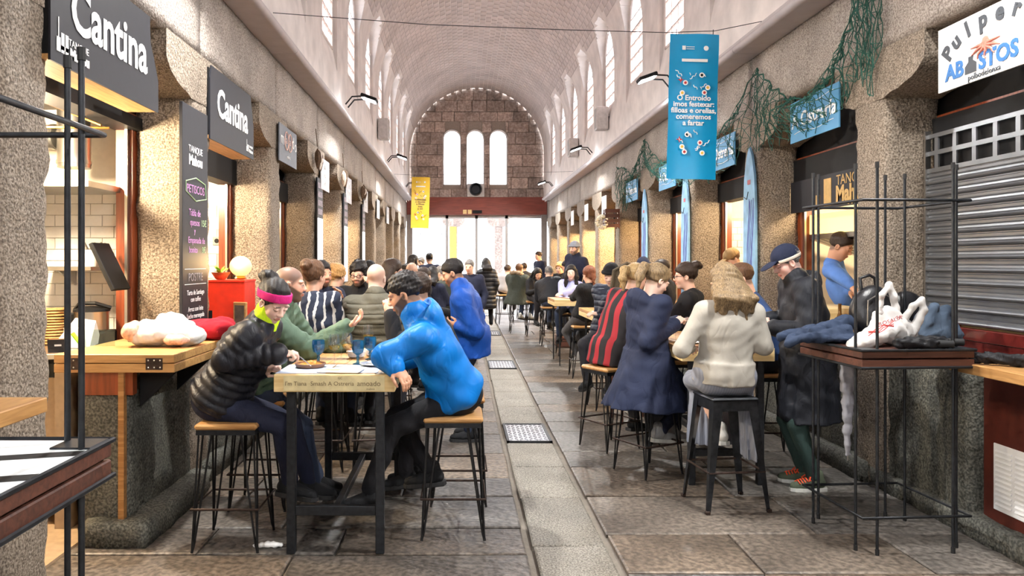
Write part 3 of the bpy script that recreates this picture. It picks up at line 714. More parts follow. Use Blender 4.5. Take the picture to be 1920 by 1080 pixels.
class Fld:
    def __init__(s): s.p = []; s.lo = V3(9, 9, 9); s.hi = -s.lo; s.noise = None
    def _bb(s, lo, hi): s.lo = np.minimum(s.lo, lo); s.hi = np.maximum(s.hi, hi)
    def cap(s, a, b, ra, rb=None, k=.03, q=None, grow=True):
        a, b = np.asarray(a, float), np.asarray(b, float); rb = ra if rb is None else rb; ba = b-a; L2 = max(ba @ ba, 1e-9); L = sqrt(L2)
        def f(P):
            pa = P-a; t = np.clip(pa @ ba/L2, 0, 1); d = np.sqrt(((pa-t[..., None]*ba)**2).sum(-1))-(ra+(rb-ra)*t)
            if q: d = d-q[0]*(np.abs(np.sin(pi*(t*L+q[2] if len(q) > 2 else t*L)/q[1]))-.5)
            return d
        r = max(ra, rb)+(q[0] if q else 0); lo, hi = np.minimum(a, b)-r, np.maximum(a, b)+r; s._bb(lo, hi); s.p.append(('u', f, lo, hi, k)); return s
    def chain(s, pts, rs, k=.02, q=None):
        for i in range(len(pts)-1): s.cap(pts[i], pts[i+1], rs[i], rs[i+1], k, q)
        return s
    def ell(s, c, r, R=None, k=.05, op='u', q=None):
        c = np.asarray(c, float); r = np.asarray(r, float); R = np.eye(3) if R is None else R
        def f(P):
            u = (P-c) @ R; k0 = np.sqrt(((u/r)**2).sum(-1)); k1 = np.sqrt(((u/(r*r))**2).sum(-1)); d = k0*(k0-1)/np.maximum(k1, 1e-6)
            if q: d = d-q[0]*(np.abs(np.sin(pi*((P-q[2]) @ q[3])/q[1]))-.5)
            return d
        m = r.max()+(q[0] if q else 0); lo, hi = c-m, c+m
        if op == 'u': s._bb(lo, hi)
        s.p.append((op, f, lo, hi, k)); return s
    def cone(s, a, b, r0, r1, R, k=.04, q=None, fold=0, nf=14):
        """elliptic skirt from a to b; R columns right, forward, axis"""
        a, b = np.asarray(a, float), np.asarray(b, float); ax = b-a; L = sqrt(ax @ ax); ax = ax/L; r0, r1 = np.array(r0), np.array(r1)
        def f(P):
            pa = P-a; t = pa @ ax/L; tc = np.clip(t, 0, 1); rx = r0[0]+(r1[0]-r0[0])*tc; ry = r0[1]+(r1[1]-r0[1])*tc
            w = pa-(pa @ ax)[..., None]*ax; u, v = w @ R[:, 0], w @ R[:, 1]
            d = (np.sqrt((u/rx)**2+(v/ry)**2)-1)*np.minimum(rx, ry)
            if fold: d = d+fold*tc*np.sin(nf*np.arctan2(v, u)+2*np.sin(3*u*8))
            if q: d = d-q[0]*(np.abs(np.sin(pi*t*L/q[1]))-.5)
            return np.maximum(d, np.maximum(-t*L, (t-1)*L))
        m = max(r0.max(), r1.max())+.02; lo, hi = np.minimum(a, b)-m, np.maximum(a, b)+m; s._bb(lo, hi); s.p.append(('u', f, lo, hi, k)); return s
    def cut(s, p0, n, k=.0):
        p0, n = np.asarray(p0, float), np.asarray(n, float)
        s.p.append(('i', lambda P: (P-p0) @ n, None, None, k)); return s
    def run(s, h):
        lo, hi = s.lo-2.5*h, s.hi+2.5*h; n = np.ceil((hi-lo)/h).astype(int)+1
        ax = [lo[i]+h*np.arange(n[i]) for i in range(3)]; Fd = np.full(n, .4, np.float32)
        for op, f, l, u, k in s.p:
            if op == 'i':
                P = np.stack(np.meshgrid(*ax, indexing='ij'), -1); Fd = np.maximum(Fd, f(P).astype(np.float32)); continue
            mg = k+3*h; i0 = np.clip(np.floor((l-mg-lo)/h).astype(int), 0, n-1); i1 = np.clip(np.ceil((u+mg-lo)/h).astype(int)+1, 1, n)
            if (i1 <= i0).any(): continue
            sl = tuple(slice(i0[i], i1[i]) for i in range(3)); P = np.stack(np.meshgrid(*[ax[i][sl[i]] for i in range(3)], indexing='ij'), -1)
            d = f(P).astype(np.float32); o = Fd[sl]
            if op == 'u':
                g = np.clip(.5+.5*(o-d)/max(k, 1e-5), 0, 1); Fd[sl] = o*(1-g)+d*g-k*g*(1-g)
            else:
                g = np.clip(.5-.5*(o+d)/max(k, 1e-5), 0, 1); Fd[sl] = o*(1-g)+(-d)*g+k*g*(1-g)
        if s.noise:
            P = np.stack(np.meshgrid(*ax, indexing='ij'), -1); amp, fr, sd = s.noise
            near_ = np.abs(Fd) < .05; Fd[near_] += (amp*noise3(P[near_], fr, sd)).astype(np.float32)
        return surfnet(Fd, lo, h)
def rz(a): c, s = cos(a), sin(a); return np.array([[c, -s, 0], [s, c, 0], [0, 0, 1.]])
def rx(a): c, s = cos(a), sin(a); return np.array([[1., 0, 0], [0, c, -s], [0, s, c]])
def ry(a): c, s = cos(a), sin(a); return np.array([[c, 0, s], [0, 1., 0], [-s, 0, c]])
def nrm(v): v = np.asarray(v, float); return v/max(np.linalg.norm(v), 1e-9)
def ik(a, c, l1, l2, pole):
    a, c = np.asarray(a, float), np.asarray(c, float); d = c-a; L = np.linalg.norm(d)
    if L > (l1+l2)*.995: c = a+d/L*(l1+l2)*.995; d = c-a; L = np.linalg.norm(d)
    u = d/L; x = (l1*l1-l2*l2+L*L)/(2*L); y = sqrt(max(l1*l1-x*x, 0)); p = np.asarray(pole, float)-a; p = p-(p @ u)*u
    return a+u*x+nrm(p)*y, c
# ---- materials for people
m_, nt_, p_, L_ = newmat('skin'); vc = nt_.nodes.new('ShaderNodeVertexColor'); vc.layer_name = 'Col'; L_.new(vc.outputs[0], p_.inputs['Base Color'])
p_.inputs['Roughness'].default_value = .5; p_.inputs['Subsurface Weight'].default_value = .08; p_.inputs['Subsurface Radius'].default_value = (.012, .005, .003); SKINM = m_
def cloth(name, c, rough=.85, var=.1, bump=.12, bs=260, sheen=0., fold=.3, fs=9., quilt=0):
    if name in MATS: return MATS[name]
    m, nt, p, L = newmat(name); N = nt.nodes; tc = N.new('ShaderNodeTexCoord')
    def mth(op, a, b=None):
        n = N.new('ShaderNodeMath'); n.operation = op
        for i, v in enumerate((a, b)):
            if v is None: continue
            if isinstance(v, (int, float)): n.inputs[i].default_value = v
            else: L.new(v, n.inputs[i])
        return n.outputs[0]
    def noi(sc, det, dist=0, st=(1, 1, 1)):
        mp = N.new('ShaderNodeMapping'); mp.inputs['Scale'].default_value = st; L.new(tc.outputs['Object'], mp.inputs[0])
        n = N.new('ShaderNodeTexNoise'); n.inputs['Scale'].default_value = sc; n.inputs['Detail'].default_value = det; n.inputs['Distortion'].default_value = dist; L.new(mp.outputs[0], n.inputs[0]); return n.outputs[0]
    n1 = noi(7, 3); r = N.new('ShaderNodeMapRange'); r.inputs[1].default_value = .3; r.inputs[2].default_value = .7; r.inputs[3].default_value = 1-var; r.inputs[4].default_value = 1+var; L.new(n1, r.inputs[0])
    mx = N.new('ShaderNodeMix'); mx.data_type = 'RGBA'; mx.blend_type = 'MULTIPLY'; mx.inputs[0].default_value = 1; mx.inputs[6].default_value = rgb(c); L.new(r.outputs[0], mx.inputs[7]); L.new(mx.outputs[2], p.inputs['Base Color'])
    p.inputs['Roughness'].default_value = rough; p.inputs['Specular IOR Level'].default_value = .3
    # creases: ridged noise, plus a fine weave
    cr = mth('ABSOLUTE', mth('SUBTRACT', noi(fs, 2.5, .9, (1, 1, .55)), .5)); cr = mth('POWER', mth('MINIMUM', mth('MULTIPLY', cr, 3.6), 1.), .8)
    h = mth('MULTIPLY', cr, .02*fold)
    h = mth('ADD', h, mth('MULTIPLY', noi(bs, 2), .0012*bump/.12))
    if quilt:
        sp = N.new('ShaderNodeSeparateXYZ'); L.new(tc.outputs['Object'], sp.inputs[0]); q = mth('ABSOLUTE', mth('SINE', mth('MULTIPLY', mth('ADD', sp.outputs[2], mth('MULTIPLY', n1, .02)), pi/quilt))); h = mth('ADD', h, mth('MULTIPLY', mth('POWER', q, .5), .022))
    b = N.new('ShaderNodeBump'); b.inputs['Strength'].default_value = .8; b.inputs['Distance'].default_value = 1.0; L.new(h, b.inputs['Height']); L.new(b.outputs[0], p.inputs['Normal'])
    MATS[name] = m; return m
def hairmat(name, c, c2=None):
    if name in MATS: return MATS[name]
    m, nt, p, L = newmat(name); N = nt.nodes; tc = N.new('ShaderNodeTexCoord'); mp = N.new('ShaderNodeMapping'); mp.inputs['Scale'].default_value = (230, 120, 20); L.new(tc.outputs['Object'], mp.inputs[0])
    nz = N.new('ShaderNodeTexNoise'); nz.inputs['Scale'].default_value = 1; nz.inputs['Detail'].default_value = 3; nz.inputs['Distortion'].default_value = .8; L.new(mp.outputs[0], nz.inputs[0])
    cr = N.new('ShaderNodeValToRGB'); e = cr.color_ramp.elements; e[0].position = .33; e[0].color = rgb(tuple(v*.74 for v in c)); e[1].position = .68; e[1].color = rgb(c2 or tuple(min(255, v*1.15+5) for v in c))
    L.new(nz.outputs[0], cr.inputs[0]); L.new(cr.outputs[0], p.inputs['Base Color']); p.inputs['Roughness'].default_value = .5; p.inputs['Specular IOR Level'].default_value = .3
    b = N.new('ShaderNodeBump'); b.inputs['Strength'].default_value = .6; b.inputs['Distance'].default_value = .004; L.new(nz.outputs[0], b.inputs['Height']); L.new(b.outputs[0], p.inputs['Normal']); MATS[name] = m; return m
H_BLACK = hairmat('black_hair', (30, 26, 26)); H_DKBR = hairmat('dark_brown_hair', (52, 38, 30)); H_BR = hairmat('brown_hair', (92, 64, 44)); H_BLOND = hairmat('blond_hair', (150, 120, 80), (186, 156, 108)); H_DBL = hairmat('dark_blond_hair', (112, 90, 66), (156, 132, 98)); H_GREY = hairmat('grey_hair', (96, 92, 90), (150, 146, 144)); H_RED = hairmat('auburn_hair', (110, 62, 40)); H_CURLB = hairmat('curly_blond', (186, 134, 78), (226, 178, 116))
def stripes(name, c1, c2, scale, axis=0, thin=.5, rough=.85, jag=0):
    m, nt, p, L = newmat(name); N = nt.nodes; tc = N.new('ShaderNodeTexCoord'); sp = N.new('ShaderNodeSeparateXYZ'); L.new(tc.outputs['Object'], sp.inputs[0])
    nz = N.new('ShaderNodeTexNoise'); nz.inputs['Scale'].default_value = 12; L.new(tc.outputs['Object'], nz.inputs[0])
    mu = N.new('ShaderNodeMath'); mu.operation = 'MULTIPLY_ADD'; mu.inputs[1].default_value = jag; L.new(nz.outputs[0], mu.inputs[0]); L.new(sp.outputs[axis], mu.inputs[2])
    m2 = N.new('ShaderNodeMath'); m2.operation = 'MULTIPLY'; m2.inputs[1].default_value = scale; L.new(mu.outputs[0], m2.inputs[0])
    fr = N.new('ShaderNodeMath'); fr.operation = 'FRACT'; L.new(m2.outputs[0], fr.inputs[0]); lt = N.new('ShaderNodeMath'); lt.operation = 'LESS_THAN'; lt.inputs[1].default_value = thin; L.new(fr.outputs[0], lt.inputs[0])
    mx = N.new('ShaderNodeMix'); mx.data_type = 'RGBA'; mx.inputs[6].default_value = rgb(c1); mx.inputs[7].default_value = rgb(c2); L.new(lt.outputs[0], mx.inputs[0]); L.new(mx.outputs[2], p.inputs['Base Color']); p.inputs['Roughness'].default_value = rough; MATS[name] = m; return m
def head_field(Rh, c, s, femme):
    f = Fld(); T = lambda *p: c+s*(Rh @ V3(*p)); E = lambda p, r, k=.03, op='u': f.ell(T(*p), V3(*r)*s, Rh, k*s, op)
    E((0, -.018, .034), (.074, .096, .084)); E((0, .028, -.042), (.055 if femme else .06, .06, .078)); E((0, .06, -.096), (.024 if femme else .029, .022, .02), .025)
    for sg in (-1, 1):
        E((sg*.036, .052, -.03), (.026, .026, .028), .025); E((sg*.034, .072, .022), (.026, .016, .009), .015)
        E((sg*.033, .1, .001), (.019, .018, .0125), .014, 's'); E((sg*.032, .0755, 0), (.0135, .0135, .0125), .003)
        E((sg*.032, .079, .007), (.016, .012, .0065), .004)
        E((sg*.076, -.008, -.012), (.011, .021, .031), .006); E((sg*.081, -.004, -.012), (.007, .011, .018), .006, 's')
        E((sg*.0125, .094, -.03), (.009, .011, .008), .008)
    f.cap(T(0, .08, .014), T(0, .1025, -.024), .0085*s, .0118*s, .014*s)
    E((0, .0885, -.058), (.023, .0095, .0055), .005); E((0, .087, -.0685), (.02, .0105, .0065), .005); E((0, .101, -.0635), (.02, .008, .0015), .003, 's')
    return f, T
def srgb_l(t): return V3(lin(t[0]), lin(t[1]), lin(t[2]))
def face_colors(V, Rh, c, s, skin, beard, brow, lips, scalp, stub, shut=False, femme_=False):
    u = ((V-c) @ Rh)/s; x, y, z = u[:, 0], u[:, 1], u[:, 2]; col = np.tile(srgb_l(skin), (len(V), 1)); ax = abs(x)
    red = np.clip(1-np.sqrt(((ax-.042)/.03)**2+((z+.03)/.03)**2), 0, 1)*(y > .03); col = col*(1-.12*red[:, None]*V3(0, 1, 1))
    inhead = (z > -.13) & (np.abs(x) < .1) & (abs(y) < .14)
    def put(mask, cc, a=1.0):
        mm = (mask & inhead).astype(float)[:, None]*a; col[:] = col*(1-mm)+srgb_l(cc)*mm
    def ss(v, w=.007): return np.clip(v/w+.5, 0, 1)
    if beard is not None:
        w = ss(-.012-(y-.012)*.55-z)*ss(z+.135)*ss(y+.012-.25*np.minimum(0, z+.05)*-1)*(1-ss(.02-ax)*ss(z+.047)*ss(y-.05))
        w = w*(1-np.clip(1.6-np.sqrt((x/.025)**2+((z+.0635)/.011)**2), 0, 1)*(y > .06))
        w = np.maximum(w, ss(.032-ax)*ss(.0065-abs(z+.0485))*(y > .06))*inhead
        mm = (w*stub)[:, None]; col[:] = col*(1-mm)+srgb_l(beard)*mm
    put((np.sqrt((x/.024)**2+((z+.0635)/.0125)**2) < 1) & (y > .07), lips)
    put((np.abs(z-.0255+.12*np.maximum(0, ax-.038)) < (.0042 if not femme_ else .003)) & (ax > .014) & (ax < .05) & (y > .058), brow, .8)
    d = np.sqrt((ax-.032)**2+((z-.0)/.75)**2); ey = (y > .068)
    if shut: put(ey & (np.abs(z+.003-.12*np.abs(ax-.032)) < .0021) & (abs(ax-.032) < .0145), (66, 46, 40))
    else:
        put(ey & (np.sqrt(((ax-.032)/.0135)**2+(z/.0052)**2) < 1), (205, 196, 190)); put(ey & (d < .0058), (44, 30, 24)); put(ey & (np.abs(z-.0058) < .0018) & (abs(ax-.032) < .0145), (60, 44, 38))
    if scalp is not None:
        w = ss(-(.73*(y-.066)-.68*(z-.052)), .02)*ss(z+.07+.3*np.maximum(0, y+.02), .02)*(1-ss(ax-.07)*ss(.026-abs(y+.008))*ss(.026-z))*inhead; mm = (w*.75)[:, None]; col[:] = col*(1-mm)+srgb_l(scalp)*mm
    return col
def hand_field(w, d, n, right, s=1., curl=.5, spread=0, pinch=False):
    d = nrm(d); n = nrm(np.asarray(n, float)-(np.asarray(n, float) @ d)*d); t = np.cross(d, n) if right else np.cross(n, d); f = Fld(); R = np.stack([t, d, n], 1)
    f.ell(w+d*.048*s, V3(.042, .054, .017)*s, R, .01); f.cap(w-d*.16*s, w+d*.01*s, .032*s, .025*s, .02); f.cap(w+d*.01*s, w+d*.05*s+t*.012*s, .022*s, .018*s, .015)
    for i, (o, l) in enumerate(((.031, .07), (.0105, .078), (-.0105, .073), (-.03, .057))):
        p = w+(d*.09+t*o)*s; cu = curl*(1+.12*i)*(1.1 if not pinch else (1.0 if i < 2 else 1.5)); a = 0; r = .0092*s
        for j, fr in enumerate((.45, .32, .25)):
            a += cu*radians((42, 55, 38)[j]); dd = d*cos(a)+n*sin(a)+t*(spread*o*3); q = p+nrm(dd)*l*fr*s; f.cap(p, q, r, r*.93, .005); p = q; r *= .93
    p = w+(d*.022+t*.028)*s; q = p+nrm(t*.75+d*.75+n*.35)*.042*s; f.cap(p, q, .0125*s, .0108*s, .012); q2 = q+nrm(d*.95+t*(.2-.5*curl)+n*.45)*.032*s; f.cap(q, q2, .0105*s, .0095*s, .006); q3 = q2+nrm(d+n*.6-t*.4*curl)*.024*s; f.cap(q2, q3, .0095*s, .008*s, .004)
    return f
def shoe(parent, R, ankle, m, sole_m, h, s=1., lace=None):
    f = Fld(); T = lambda *p: ankle+s*(R @ V3(*p)); up = R[:, 2]
    f.cap(T(0, -.045, -.04), T(0, .07, -.055), .04*s, .04*s, .03); f.cap(T(0, .06, -.052), T(.004, .155, -.062), .041*s, .032*s, .02); f.cap(T(0, -.01, -.02), T(0, -.02, .025), .045*s, .043*s, .03); f.cut(T(0, 0, -.08), -up); f.noise = (.002, 40, 2)
    V, Q = f.run(h); o = addmesh('shoe', fastmesh('shoe', V, Q, m), None, parent)
    out = [(-.036, -.08), (-.042, -.03), (-.04, .05), (-.044, .11), (-.034, .165), (-.01, .19), (.014, .188), (.038, .16), (.046, .11), (.04, .05), (.042, -.03), (.034, -.08), (0, -.093)]
    b = MB(); n = len(out); vs = [T(x, y, z) for z, k in ((-.1, .94), (-.094, 1), (-.07, 1)) for x, y in ((a*k, c*k) for a, c in out)]
    fs = [(l*n+i, l*n+(i+1) % n, (l+1)*n+(i+1) % n, (l+1)*n+i) for l in (0, 1) for i in range(n)]+[tuple(range(n)), tuple(2*n+i for i in range(n))]
    b.add(vs, fs).obj('sole', sole_m, o)
    if lace:
        b = MB()
        for i in range(5):
            y = .045+.02*i; z = .0-.005*i; b.tube([T(-.034, y, z-.016), T(-.015, y+.006, z+.001), T(.015, y-.004, z+.001), T(.034, y+.008, z-.016)], .005, 5)
        for sg in (-1, 1): b.tube([T(0, .05, .004), T(sg*.035, .05, .012), T(sg*.055, .07, -.012), T(sg*.03, .075, -.012)], .0045, 5)
        b.obj('laces', lace, o, kind='stuff')
    return o
SOLE = mat('dark_sole', (40, 40, 42), .7); SOLEW = mat('pale_sole', (205, 205, 200), .6); SHOEB = cloth('black_shoe', (30, 31, 34)); SHOEG = cloth('grey_shoe', (150, 150, 150)); SHOEW = cloth('white_shoe', (214, 212, 208))
NAVY = cloth('navy_cloth', (34, 38, 58)); JEAN = cloth('blue_jeans', (52, 62, 84)); CHAR = cloth('charcoal_cloth', (44, 44, 50)); BLK = cloth('black_cloth', (26, 26, 30)); DKG = cloth('dark_grey_cloth', (70, 70, 74))
LIGHT = (226, 180, 156); TAN = (204, 152, 122); PALE = (232, 194, 176)
PEOPLE = []
def person(label, pos, face, top, head=None, sit=.76, stand=False, skin=LIGHT, hair=('short', H_BLACK), beard=None, stub=.85, femme=False, s=1., hp=10, hy=0, hr=0, hl=None, hrt=None, el=None, er=None, fl=None, fr=None, legs=CHAR, legk='trousers', shoes=SHOEB, sole=SOLE, lace=None, twist=0, scalp=None, fat=1., extra=None, curl=.5, pinch=False, brow=None, nl=None, nr=None, zoff=0, group=None, lips=None, girth=1.):
    x, d = pos; z0 = zf(d)+zoff if d > 0 else 0; yaw = radians(face); Ry_ = rz(yaw); org = V3(x, d, z0)
    loc = lambda w: Ry_.T @ (np.array(w)-org)
    root = empty('person', tuple(org), yaw, label=label, cat='person'); 
    if group: root['group'] = group
    q = max(1., d/5.0); hb = (.0095 if d < 6.4 else .0125*min(q, 2.6)); hh = (.0046 if d < 5.8 else .0058*min(q, 2.8)); hd = .0048*min(q, 3.0); fine = d < 9
    zp = .93*s if stand else sit-z0*0+.105*s
    if not stand: zp = sit+.11*s
    pel = V3(0, 0, zp)
    Rh = rz(radians(hy)) @ rx(radians(-hp)) @ ry(radians(hr))
    hc = loc(W(*head)) if head else pel+V3(0, .06, .73*s)
    nb = hc+Rh @ V3(0, -.03, -.07)*s+V3(0, -.03, -.10)*s
    sp = nb-pel; up = nrm(sp); rt = rz(radians(twist)) @ V3(1, 0, 0); rt = nrm(rt-(rt @ up)*up); fw = np.cross(up, rt); R = np.stack([rt, fw, up], 1)
    sw = (.155 if femme else .178)*s*girth
    shL = nb-up*.05*s-rt*sw; shR = nb-up*.05*s+rt*sw
    def arm(sh, tgt, elb, sg):
        if tgt is None: t = sh+V3(sg*.05, .05, -.5*s) if stand else pel+V3(sg*.16, .34, .1)
        else: t = loc(W(*tgt))
        if elb is not None:
            e = loc(W(*elb)); e = sh+nrm(e-sh)*min(np.linalg.norm(e-sh), .34*s); return e, e+nrm(t-e)*min(np.linalg.norm(t-e), .29*s)
        return ik(sh, t, .285*s, .25*s, sh+V3(sg*.25, -.25, -.5))
    eL, wL = arm(shL, hl, el, -1); eR, wR = arm(shR, hrt, er, 1)
    hipL, hipR = pel+V3(-.09, 0, -.03)*s, pel+V3(.09, 0, -.03)*s
    def leg(hip, tgt, sg):
        if tgt is None: t = V3(sg*.1, 0, .09) if stand else V3(sg*.13, .33, .36)
        else: t = loc(W(*tgt))
        return ik(hip, t, .43*s, .42*s, hip+V3(sg*.12, 1, .15))
    kL, aL = leg(hipL, fl, -1); kR, aR = leg(hipR, fr, 1)
    brow = brow or (46, 34, 28)
    if scalp is None and hair and hair[0] in ('short', 'crop', 'curly', 'buzz', 'bun', 'pony', 'braid'): scalp = hair[2] if len(hair) > 2 and isinstance(hair[2], tuple) else {'black_hair': (38, 32, 30), 'dark_brown_hair': (58, 44, 36), 'grey_hair': (120, 112, 108), 'brown_hair': (88, 64, 48)}.get(hair[1].name, (140, 110, 80))
    # body: head and neck, hands, inner figure in one mesh
    parts = []
    f, T = head_field(Rh, hc, s, femme); f.cap(hc+s*(Rh @ V3(0, -.025, -.06)), nb-up*.03, .05*s if femme else .058*s, .058*s, .03)
    V, Q = f.run(hh); parts.append((V, Q, face_colors(V, Rh, hc, s, skin, beard, brow, lips or tuple(int(v*k) for v, k in zip(skin, (.86, .7, .68))), scalp, stub, hp > 15, femme)))
    sk = srgb_l(skin)
    for w, e, n, right, tg in ((wL, eL, nl, False, hl), (wR, eR, nr, True, hrt)):
        dr = nrm(w-e); nn = np.asarray(n if n is not None else (Ry_ @ V3((1 if not right else -1)*.5, 0, -1)), float); nn = Ry_.T @ nn
        f = hand_field(w, dr, nn, right, s*(.93 if femme else 1), curl if tg is not None else .45, pinch=pinch and tg is not None); V, Q = f.run(hd); parts.append((V, Q, np.tile(sk*.97, (len(V), 1))))
    f = Fld(); f.ell(pel, V3(.14, .1, .11)*s, R, .05).ell(pel+sp*.35, V3(.12, .09, .15)*s, R, .05).ell(pel+sp*.68, V3(.14, .09, .17)*s, R, .05).cap(shL, shR, .04*s, None, .04).cap(nb-up*.1, nb, .05*s)
    for a, b_, c in ((hipL, kL, aL), (hipR, kR, aR)): f.chain([a, b_, c], [.06*s, .045*s, .032*s])
    for a, b_, c in ((shL, eL, wL), (shR, eR, wR)): f.chain([a, b_, c], [.035*s, .03*s, .022*s])
    V, Q = f.run(.026); parts.append((V, Q, np.tile(sk, (len(V), 1))))
    VV, QQ, CC = [], [], []; n0 = 0
    for V, Q, c in parts: VV.append(V); QQ.append(Q+n0); CC.append(c); n0 += len(V)
    VV = np.concatenate(VV); QQ = np.concatenate(QQ); CC = np.concatenate(CC); me = fastmesh('body', VV, QQ, SKINM)
    at = me.color_attributes.new('Col', 'FLOAT_COLOR', 'POINT'); at.data.foreach_set('color', np.concatenate([CC, np.ones((n0, 1))], 1).astype(np.float32).ravel()); addmesh('body', me, None, root)
    # legs
    if legk == 'skirt':
        f = Fld(); f.ell(pel+V3(0, -.01, .015), V3(.18*fat, .17, .15)*s, R, .05); f.cap(hipL, kL, .095*s, .07*s, .08).cap(hipR, kR, .095*s, .07*s, .08)
        km = (kL+kR)/2; f.cone(km+V3(0, .0, .05), V3(km[0], km[1]-.02, .33), (.14, .09), (.16, .1), np.eye(3), .04, fold=.012, nf=18)
        f.cone(pel+V3(.16, .08, -.02), pel*V3(1, 1, 0)+V3(.22, .1, .3), (.05, .13), (.035, .1), np.eye(3), .04, fold=.012, nf=9)
        f.cut(V3(0, 0, sit+.004), V3(0, 0, -1)) if False else None
        V, Q = f.run(hb); addmesh('skirt', fastmesh('skirt', V, Q, legs), None, root)
    else:
        f = Fld(); f.ell(pel+V3(0, -.01, 0), V3(.165*fat, .135*fat, .14)*s, np.eye(3), .05); f.noise = (.006, 22, int(x*37) % 97)
        for a, b_, c in ((hipL, kL, aL), (hipR, kR, aR)): f.cap(a, b_, .092*s, .068*s, .05).cap(b_, c+(b_-c)*.06, .066*s, .05*s, .02)
        V, Q = f.run(hb); addmesh('trousers', fastmesh('trousers', V, Q, legs), None, root)
    # shoes
    for kn, an, tg, sg in ((kL, aL, fl, -1), (kR, aR, fr, 1)):
        fd = V3(sg*.15, 1, 0) if stand else nrm(V3(sg*.1, 1, -.12)); fd = nrm(fd); u2 = V3(0, 0, 1); r2 = nrm(np.cross(fd, u2)); u2 = np.cross(r2, fd)
        if d < 17: shoe(root, np.stack([r2, fd, u2], 1), an+V3(0, 0, .01), shoes, sole, .011*min(q, 2.2), s, lace)
    # top garment
    inf = top.get('inf', .02); qa = top.get('quilt'); m = top['m']; f = Fld(); i = inf
    qt = (qa[0], qa[1], pel, up) if qa else None; qc = (qa[0], qa[1]) if qa else None
    ft = fat
    f.ell(pel+sp*.22, V3((.15 if not femme else .145)*ft*s+i, (.115*ft)*s+i, .17*s+i*.5), R, .06, q=qt)
    f.ell(pel+sp*.62-fw*.01, V3((.17 if not femme else .15)*ft**.5*girth*s+i, .112*ft**.4*s+i, .21*s+i*.4), R, .07, q=qt)
    f.cap(shL+rt*.02, shR-rt*.02, .062*s+i*.6, None, .06); f.cap(nb-up*.06, nb-up*.01, .075*s, .066*s, .05)
    if femme: f.ell(pel+sp*.62+fw*.075*s, V3(.12*s, .06*s, .075*s), R, .06)
    fh = top.get('hem')
    if fh is None: f.ell(pel+sp*.04, V3(.165*ft*s+i, .135*ft*s+i, .11*s), R, .06, q=qt)
    else:
        hz, w0, w1, tilt = fh; hb_ = pel+V3(0, tilt, -hz); f.ell(pel+sp*.04, V3(.16*ft*s+i, .135*ft*s+i, .11*s), R, .05); f.cone(pel+sp*.2, hb_, (.16*ft*s+i, .13*ft*s+i), (w0, w1), np.eye(3), .05, q=qc, fold=top.get('fold', .008), nf=9)
        if not stand and top.get('lap', True): f.cap(hipL, hipL+(kL-hipL)*.55, .095*s+i*.4, .085*s, .06).cap(hipR, hipR+(kR-hipR)*.55, .095*s+i*.4, .085*s, .06)
    am = top.get('arm'); sl = top.get('sleeve', 1.0)
    def sleeves(g):
        for sh, e, w in ((shL, eL, wL), (shR, eR, wR)):
            g.cap(sh, e, .056*s+i*.9, .05*s+i*.8, .05, q=qc)
            if sl > .5: g.cap(e, e+(w-e)*(sl-.02), .05*s+i*.8, .036*s+i*.7, .02, q=qc)
    if not am: sleeves(f)
    f.noise = (top.get('wr', .007), 17, int(abs(x)*53+d*7) % 97)
    if top.get('hood'):
        f.ell(nb-fw*.1+up*.0, V3(.125, .06, .1)*s, R, .035); f.ell(nb-fw*.045+up*.085, V3(.1, .075, .07)*s, R, .025, 's')
    if top.get('collar'): f.cap(nb-up*.02, nb+nrm(hc-nb)*top['collar'], .074*s+i*.3, .077*s+i*.3, .03)
    V, Q = f.run(hb); jk = addmesh(top.get('name', 'jacket'), fastmesh('jacket', V, Q, m), None, root)
    if am: g = Fld(); sleeves(g); g.noise = (.005, 18, 5); V, Q = g.run(hb); addmesh('sleeves', fastmesh('sleeves', V, Q, am), None, root)
    if top.get('fur') is not None:
        g = Fld(); g.chain([nb+rt*.11+fw*.02+up*.05, nb+rt*.1-fw*.1+up*.1, nb-fw*.15+up*.13, nb-rt*.1-fw*.1+up*.1, nb-rt*.11+fw*.02+up*.05], [.04]*5); g.noise = (.014, 60, 3); V, Q = g.run(.014*min(q, 1.6)); addmesh('fur_trim', fastmesh('fur', V, Q, top['fur']), None, jk)
    # hair and headwear
    if hair:
        kind, hm = hair[0], hair[1]; g = Fld(); th = {'short': .009, 'curly': .022, 'crop': .013, 'buzz': .003}.get(kind, .014)
        tx_ = .007 if kind in ('short', 'crop', 'buzz') else th*.8
        g.ell(T(0, -.021, .037+th*.45), V3(.0765+tx_, .099+tx_*1.1, .0845+th)*s, Rh, .01); cutp = (T(0, .082, .064), Rh @ V3(0, .73, -.68))
        if kind in ('bun', 'pony', 'braid'): g.cut(T(0, -.05, -.062), nrm(Rh @ V3(0, -.45, -.9)))
        if kind in ('short', 'crop', 'curly', 'buzz'): g.cut(T(0, -.06, -.06), Rh @ V3(0, 0, -1))
        if kind in ('short', 'crop', 'curly', 'buzz'): g.cut(T(0, .02, .0), nrm(Rh @ V3(0, .55, -.83)))
        g.cut(*cutp)
